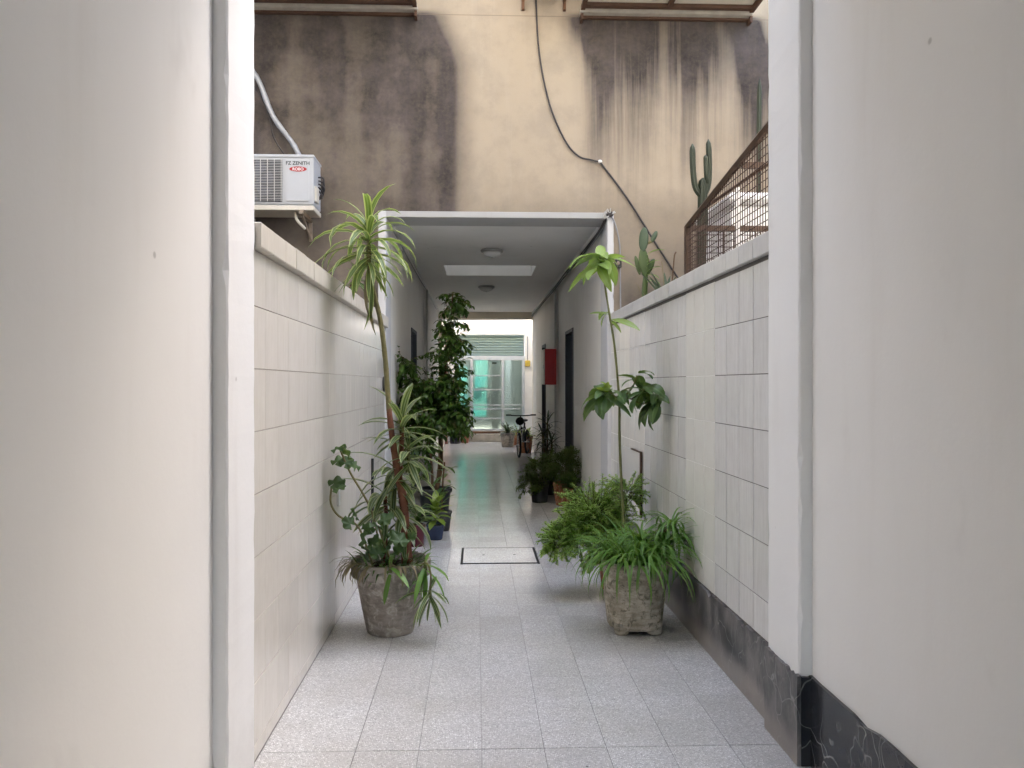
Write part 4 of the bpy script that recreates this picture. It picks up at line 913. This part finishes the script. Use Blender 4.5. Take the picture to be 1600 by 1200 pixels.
# ---- tall thin broad-leaved shrub
t = thing('potted_plant', (1.01, 5.22, 0), 'tall thin broad-leaved shrub rising above the feathery bush', 'potted plant')
pot_round(t, (1.01, 5.22, 0), .09, .12, .26, 'terracotta', .012, .05, .006, 0, 24)
Y1 = 5.22
tp = catmull([(1.01, Y1, .22), (1.0, Y1, .61), (.985, Y1, .88), (.975, Y1, 1.145), (.972, Y1, 1.40), (.94, Y1, 1.76), (.905, Y1, 1.98), (.87, Y1, 2.2), (.842, Y1, 2.35)], 5)
MB().tube(tp, [.0105 - .005 * i / len(tp) + .0012 * (i % 3 == 0) for i in range(len(tp))], 7).build('trunk', 'bark_thin', t, True)
br = [[(.972, Y1, 1.395), (1.04, Y1 - .05, 1.40), (1.11, Y1 - .08, 1.365), (1.17, Y1 - .1, 1.385), (1.21, Y1 - .1, 1.43)], [(.972, Y1, 1.395), (1.05, Y1 - .02, 1.46), (1.09, Y1 - .03, 1.56)], [(.972, Y1, 1.395), (.92, Y1 - .03, 1.43), (.87, Y1 - .04, 1.47)], [(1.05, Y1 - .05, 1.40), (1.12, Y1 - .1, 1.46), (1.13, Y1 - .1, 1.48)]]
for P in br: MB().tube(catmull(P, 4), .0048, 6).build('branch', 'bark_thin', t, True)
def leafset(c, n, L, W, m, e0, e1, dr, xmax=1.27, a0=0):
    for i in range(n):
        az = a0 + i * 2.4 + ru(-.6, .6); el = R(e0 + (e1 - e0) * i / max(1, n - 1) + ru(-16, 16)); s = ru(.6, 1.2)
        if c[0] + math.sin(az) * L * s * .8 > xmax: az = -abs(az % 3.14)
        inst('leaf', strap_mesh(m, L, W, dr[i % len(dr)], 'ovate', 6, .22), t, Vector(c) + Vector((ru(-.015, .015), ru(-.015, .015), ru(-.075, .01))), Euler((el, ru(-.5, .5), -az), 'XYZ'), (s * ru(.8, 1.15), s, s))
leafset((.842, Y1, 2.37), 20, .25, .082, 'broad_leaf', 38, -40, (.5, .9, 1.3))
leafset((.91, Y1, 1.98), 5, .20, .055, 'broad_leaf', 20, -25, (.5, 1.0), a0=4.2)
leafset((.865, Y1 - .04, 1.475), 11, .21, .10, 'broad_leaf_dark', 45, -35, (.6, 1.1, 1.5))
leafset((.865, Y1 - .04, 1.485), 5, .07, .04, 'yellow_green_leaf', 80, 30, (.4, .6))
leafset((1.09, Y1 - .03, 1.565), 9, .20, .085, 'broad_leaf_dark', 40, -30, (.6, 1.1), 1.24)
leafset((1.205, Y1 - .1, 1.43), 12, .20, .095, 'broad_leaf_dark', 30, -50, (.9, 1.4), 1.26)
leafset((1.13, Y1 - .1, 1.48), 9, .19, .09, 'broad_leaf_dark', 30, -40, (.9, 1.4), 1.26)
leafset((.985, Y1 - .01, 1.44), 6, .15, .075, 'broad_leaf_dark', 40, -10, (.7, 1.1))

# ---- plants along the right corridor wall
t = thing('potted_plant', (1.10, 9.55, 0), 'bushy dark green fern in a terracotta pot against the corridor wall', 'potted plant')
pot_round(t, (1.08, 9.5, 0), .10, .14, .28, 'terracotta', .012, .05, .006, 0, 24)
feather_bush(t, [((1.08, 9.5, .26), (1.08, 9.45, .45), (.2, .2, .22), 110), ((1.08, 9.5, .26), (1.14, 9.40, .22), (.12, .16, .2), 60), ((1.08, 9.5, .26), (1.16, 9.55, .62), (.09, .1, .12), 30)], 'feather_leaf_dark', 24, .042, .012, 1.255)
t = thing('potted_plant', (.80, 9.75, 0), 'dark trailing bush in a hidden pot beside the terracotta fern', 'potted plant')
pot_round(t, (.80, 9.75, 0), .10, .13, .27, 'dark_plastic', .012, .04, .004, 0, 24)
feather_bush(t, [((.8, 9.75, .25), (.80, 9.7, .38), (.22, .2, .18), 110), ((.8, 9.75, .25), (.64, 9.6, .24), (.12, .14, .2), 55), ((.8, 9.75, .25), (.92, 9.7, .5), (.14, .14, .14), 40)], 'feather_leaf_dark', 22, .042, .014)
t = thing('potted_plant', (.96, 10.45, 0), 'dark strap-leaved dracaena standing behind the trailing bush', 'potted plant')
pot_round(t, (.96, 10.45, 0), .10, .13, .28, 'dark_plastic', .012, .04, .004, 0, 24)
for (cx, cz) in ((.96, .98), (.90, .80), (1.02, .70), (.94, .6)):
    MB().tube([(.96 + (cx - .96) * .3, 10.45, .25), (cx, 10.42, cz)], .012, 6).build('stem', 'bark_brown', t)
    rosette(t, 'leaf_head', (cx, 10.42, cz), 24, .26, .03, 'dark_strap_leaf', 82, -30, (.4, 1.3), .1)

# ---- end of the corridor: planters and bins
def spiky(t, c, n, L, W, m):
    b = MB()
    for i in range(n): b.leaf(Vector(c) + Vector((ru(-.04, .04), ru(-.04, .04), 0)), sph(R(ru(20, 85)), ru(0, 6.28)), L * ru(.7, 1.2), W, ru(.4, 1.6), 4, .3)
    stuff(b.build('foliage', m, t, True))
t = thing('potted_plant', (1.08, 16.7, 0), 'green leafy plant in a terracotta planter behind the bicycle', 'potted plant')
pot_round(t, (1.06, 16.75, 0), .13, .17, .36, 'terracotta', .015, .06, .006, 0, 24); spiky(t, (1.06, 16.75, .34), 70, .26, .04, 'yellow_green_leaf')
t = thing('potted_plant', (.72, 18.3, 0), 'pale spiky plant in an old stone pot near the door step', 'potted plant')
pot_round(t, (.74, 18.3, 0), .14, .18, .34, 'old_stone', .015, .06, .01, 0, 24); spiky(t, (.74, 18.3, .32), 50, .36, .03, 'aloe_skin')
t = thing('potted_plant', (.98, 18.9, 0), 'small plant in a terracotta pot below the pale courtyard window', 'potted plant')
pot_round(t, (1.02, 18.9, 0), .12, .16, .3, 'terracotta', .015, .06, .008, 0, 24); spiky(t, (1.02, 18.9, .28), 50, .26, .03, 'yellow_green_leaf')
t = thing('empty_pot', (-.28, 19.5, 0), 'small terracotta pot standing left of the door step', 'pot')
pot_round(t, (-.30, 19.6, 0), .09, .12, .24, 'terracotta', .012, .05, .006, 0, 24)
t = thing('waste_bin', (-.55, 19.4, 0), 'dark grey bin against the cream courtyard wall', 'bin')
MB().lathe([(.115, 0), (.125, .02), (.15, .42), (.155, .42), (.155, .45)], (-.55, 19.4, 0), 24).build('body', 'dark_plastic', t, True)
MB().lathe([(.158, .452), (.15, .48), (.06, .51), (.02, .512)], (-.55, 19.4, 0), 24).build('lid', 'dark_plastic', t, True)

# ---- bicycle
def bicycle():
    hd = R(14); t = thing('bicycle', (.84, 15.6, 0), 'small black bicycle with handlebar bag parked at the corridor end', 'bicycle')
    f = Vector((-math.sin(hd), -math.cos(hd), 0)); s = Vector((f.y, -f.x, 0)); F0 = Vector((.86, 15.6, 0))
    P = lambda a, z, o=0: F0 - f * a + s * o + Vector((0, 0, z))
    def wheel(c, ax):
        r = .235; u = ax.cross(Vector((0, 0, 1))).normalized()
        ring = lambda q: [c + (u * math.cos(i * math.pi / 14) + Vector((0, 0, 1)) * math.sin(i * math.pi / 14)) * q for i in range(29)]
        wv = MB().tube([c - ax * .04, c + ax * .04], .018, 8).build('wheel', 'chrome', t, True)
        MB().tube(ring(r), .022, 8, False).build('tyre', 'rubber', wv, True); MB().tube(ring(r - .03), .010, 6, False).build('rim', 'chrome', wv, True)
        b = MB()
        for i in range(16):
            a = i * math.pi / 8; b.tube([c + ax * (.02 if i % 2 else -.02), c + (u * math.cos(a) + Vector((0, 0, 1)) * math.sin(a)) * (r - .03)], .0016, 3, False)
        b.build('spokes', 'chrome', wv)
    st = Matrix.Rotation(R(18), 3, 'Z'); fs = st @ s
    wheel(P(0, .257), fs); wheel(P(.92, .257), s)
    fr = MB(); fr.tube([P(.14, .66), P(.50, .30)], .02, 8); fr.tube([P(.50, .30), P(.62, .68)], .017, 8); fr.tube([P(.15, .60), P(.58, .56)], .016, 8)
    for o in (-.05, .05): fr.tube([P(.50, .29, o * .5), P(.92, .257, o)], .01, 6); fr.tube([P(.60, .60, o * .3), P(.92, .257, o)], .009, 6)
    fr.build('frame', 'bike_black', t, True)
    fk = MB()
    for o in (-.045, .045): fk.tube([P(.10, .56) + fs * o, P(.0, .257) + fs * o], .011, 6)
    fk.tube([P(.10, .56) - fs * .05, P(.10, .56) + fs * .05], .014, 6); fk.tube([P(.10, .56), P(.17, .84)], .015, 8)
    fk.build('fork', 'chrome', t, True)
    MB().tube([P(.20, .86) - fs * .29, P(.17, .85) - fs * .1, P(.17, .85) + fs * .1, P(.20, .86) + fs * .29], .013, 8).build('handlebar', 'bike_black', t, True)
    for q in (-1, 1): MB().tube([P(.20, .86) + fs * .2 * q, P(.205, .862) + fs * .31 * q], .017, 8).build('grip', 'rubber', t, True)
    MB().ell(P(.09, .74), (.09, .075, .085), 14, 9).build('handlebar_bag', 'bag_black', t, True)
    sd_ = MB(); sd_.ell(P(.66, .735), (.065, .13, .03), 14, 8); sd_.build('saddle', 'bike_black', t, True)
    MB().tube([P(.61, .66), P(.63, .72)], .012, 8).build('seat_post', 'chrome', t)
    cr = MB(); cr.tube([P(.50, .29, -.06), P(.50, .29, .06)], .012, 8); cr.tube([P(.50, .29, .06), P(.40, .20, .065)], .009, 6); cr.tube([P(.50, .29, -.06), P(.60, .38, -.065)], .009, 6)
    cr.build('crank', 'chrome', t)
    for (a, z, o) in ((.40, .20, .105), (.60, .38, -.105)): MB().ell(P(a, z, o), (.04, .04, .012), 8, 5).build('pedal', 'rubber', t)
bicycle()

# ------------------------------------------------------------------ cacti and plants above the walls
def ribbed(b, pts, rad, ribs=7, seg=6):
    P = catmull(pts, seg); n = ribs * 4; N = len(P); V = []; upv = None
    for i, p in enumerate(P):
        tt = (P[min(i + 1, N - 1)] - P[max(i - 1, 0)]).normalized()
        if upv is None: upv = Vector((0, 1, 0)) if abs(tt.y) < .9 else Vector((1, 0, 0))
        a = tt.cross(upv).normalized(); c = a.cross(tt).normalized(); upv = c; q = i / (N - 1)
        r = rad * (1 if q < .88 else math.sqrt(max(.02, 1 - ((q - .88) / .12) ** 2))) * (.85 + .15 * min(1, q * 5))
        for j in range(n):
            an = 2 * math.pi * j / n; rr = r * (.82 + .18 * math.cos(ribs * an)); V.append(p + (a * math.cos(an) + c * math.sin(an)) * rr)
    b.add(V, [(i * n + j, i * n + (j + 1) % n, (i + 1) * n + (j + 1) % n, (i + 1) * n + j) for i in range(N - 1) for j in range(n)] + [tuple(range((N - 1) * n, N * n))])
t = thing('cactus', (1.76, 5.9, 2.08), 'three-armed columnar cactus in a red pot behind the mesh railing', 'cactus')
pot_round(t, (1.735, 5.9, 2.08), .10, .13, .22, 'red_plastic', .012, .04, .002, 0, 24)
b = MB(); ribbed(b, [(1.735, 5.9, 2.28), (1.745, 5.9, 2.6), (1.75, 5.9, 2.95), (1.755, 5.9, 3.10)], .038); b.build('stem', 'cactus_skin', t, True)
for P, r in (([(1.74, 5.9, 2.95), (1.69, 5.89, 3.03), (1.672, 5.89, 3.18), (1.668, 5.89, 3.36)], .024), ([(1.76, 5.9, 2.95), (1.795, 5.9, 3.05), (1.803, 5.9, 3.2), (1.795, 5.9, 3.40)], .023), ([(1.79, 5.9, 3.04), (1.775, 5.88, 3.10), (1.770, 5.88, 3.2), (1.768, 5.88, 3.27)], .019)):
    b = MB(); ribbed(b, P, r, 6); b.build('arm', 'cactus_skin', t, True)
t = thing('cactus', (2.46, 6.95, 2.08), 'single slim cactus column rising behind the mesh railing', 'cactus')
pot_round(t, (2.57, 6.95, 2.08), .10, .13, .22, 'red_plastic', .012, .04, .002, 0, 24)
b = MB(); ribbed(b, [(2.57, 6.95, 2.28), (2.58, 6.95, 3.0), (2.585, 6.95, 3.8), (2.59, 6.95, 4.30)], .024, 6); b.build('stem', 'cactus_skin', t, True)
t = thing('prickly_pear', (1.6, 6.9, 2.08), 'prickly pear with upright pads behind the grey coping', 'cactus')
pot_round(t, (1.56, 6.88, 2.08), .08, .11, .16, 'old_stone', .012, .04, .004, 0, 24)
def pad(c, w_, h, tilt, yaw, m='cactus_pad'):
    rot = Matrix.Rotation(yaw, 3, 'Z') @ Matrix.Rotation(tilt, 3, 'Y')
    MB().ell(c, (w_ * .72, .013, h), 16, 12, rot).build('pad', m, t, True)
pad((1.515, 6.88, 2.36), .04, .17, .08, .3); pad((1.505, 6.87, 2.60), .068, .13, -.1, .2); pad((1.50, 6.86, 2.80), .058, .11, .05, -.2, 'aloe_skin'); pad((1.60, 6.88, 2.83), .034, .06, .5, .3, 'aloe_skin'); pad((1.56, 6.89, 2.55), .045, .10, .55, .4); pad((1.45, 6.88, 2.57), .03, .09, -.25, .1)
for i in range(9): inst('leaf', strap_mesh('broad_leaf', .2, .06, .8, 'ovate'), t, (1.53, 6.86, 2.42 + .03 * i), Euler((R(ru(0, 60)), 0, ru(0, 6.28)), 'XYZ'), ru(.6, 1.0))
MB().tube([(1.52, 6.87, 2.76), (1.585, 6.88, 2.79)], .012, 6).build('joint', 'bark_green', t)
b = MB()
for i in range(40): b.leaf((1.54 + ru(-.06, .06), 6.86 + ru(-.05, .05), 2.2), (ru(-.6, .6), ru(-.5, .5), 1), ru(.1, .25), .006, ru(.3, 2), 4)
stuff(b.build('dry_foliage', 'dry_leaf', t, True))
t = thing('aloe', (1.68, 6.7, 2.08), 'spiky grey green aloe with a dry flower stalk behind the grey coping', 'plant')
pot_round(t, (1.66, 6.7, 2.08), .07, .09, .13, 'old_stone', .012, .03, .004, 0, 24)
for i, (az, el, L) in enumerate(((-1.2, 60, .40), (-.9, 72, .36), (.6, 75, .3), (1.5, 60, .25), (2.6, 70, .28), (-2.2, 55, .33), (.1, 82, .32))):
    inst('leaf', strap_mesh('aloe_skin', .35, .045, .25, 'lance', 6, .6), t, (1.66, 6.7, 2.19), Euler((R(el), 0, -az), 'XYZ'), L / .35)
MB().tube(catmull([(1.70, 6.7, 2.19), (1.72, 6.69, 2.45), (1.735, 6.69, 2.62), (1.75, 6.69, 2.66)], 4), .006, 5).build('flower_stalk', 'bark_brown', t)
MB().tube(catmull([(1.66, 6.72, 2.19), (1.645, 6.72, 2.45), (1.63, 6.72, 2.58)], 4), .004, 5).build('flower_stalk', 'dry_leaf', t)
t = thing('succulent_plant', (-1.06, 6.85, 2.02), 'small green potted succulent peeping over the beige coping', 'plant')
pot_round(t, (-1.18, 6.75, 2.02), .07, .09, .15, 'terracotta', .01, .03, .004, 0, 20)
MB().tube(catmull([(-1.18, 6.75, 2.13), (-1.12, 6.74, 2.3), (-1.05, 6.73, 2.44)], 4), .012, 6).build('stem', 'bark_brown', t)
for i in range(24): inst('leaf', strap_mesh('broad_leaf_dark', .12, .03, .6), t, (-1.05, 6.73, 2.46 - .004 * i), Euler((R(85 - 5 * i), 0, i * 2.4), 'XYZ'), ru(.8, 1.2))
t = thing('weed', (-1.13, 5.9, 2.02), 'sparse pale weed growing behind the beige coping', 'plant')
for i in range(7): inst('leaf', strap_mesh('aloe_skin', .22, .018, .5), t, (-1.14, 5.85, 2.02), Euler((R(ru(55, 85)), 0, -.7 * i), 'XYZ'), ru(.8, 1.3))
cable('cane', [(-1.2, 4.25, 2.02), (-1.2, 4.25, 2.35)], .006, 'bark_thin', 'short green cane standing in the planting bed below the air conditioner', 0, 'cane')
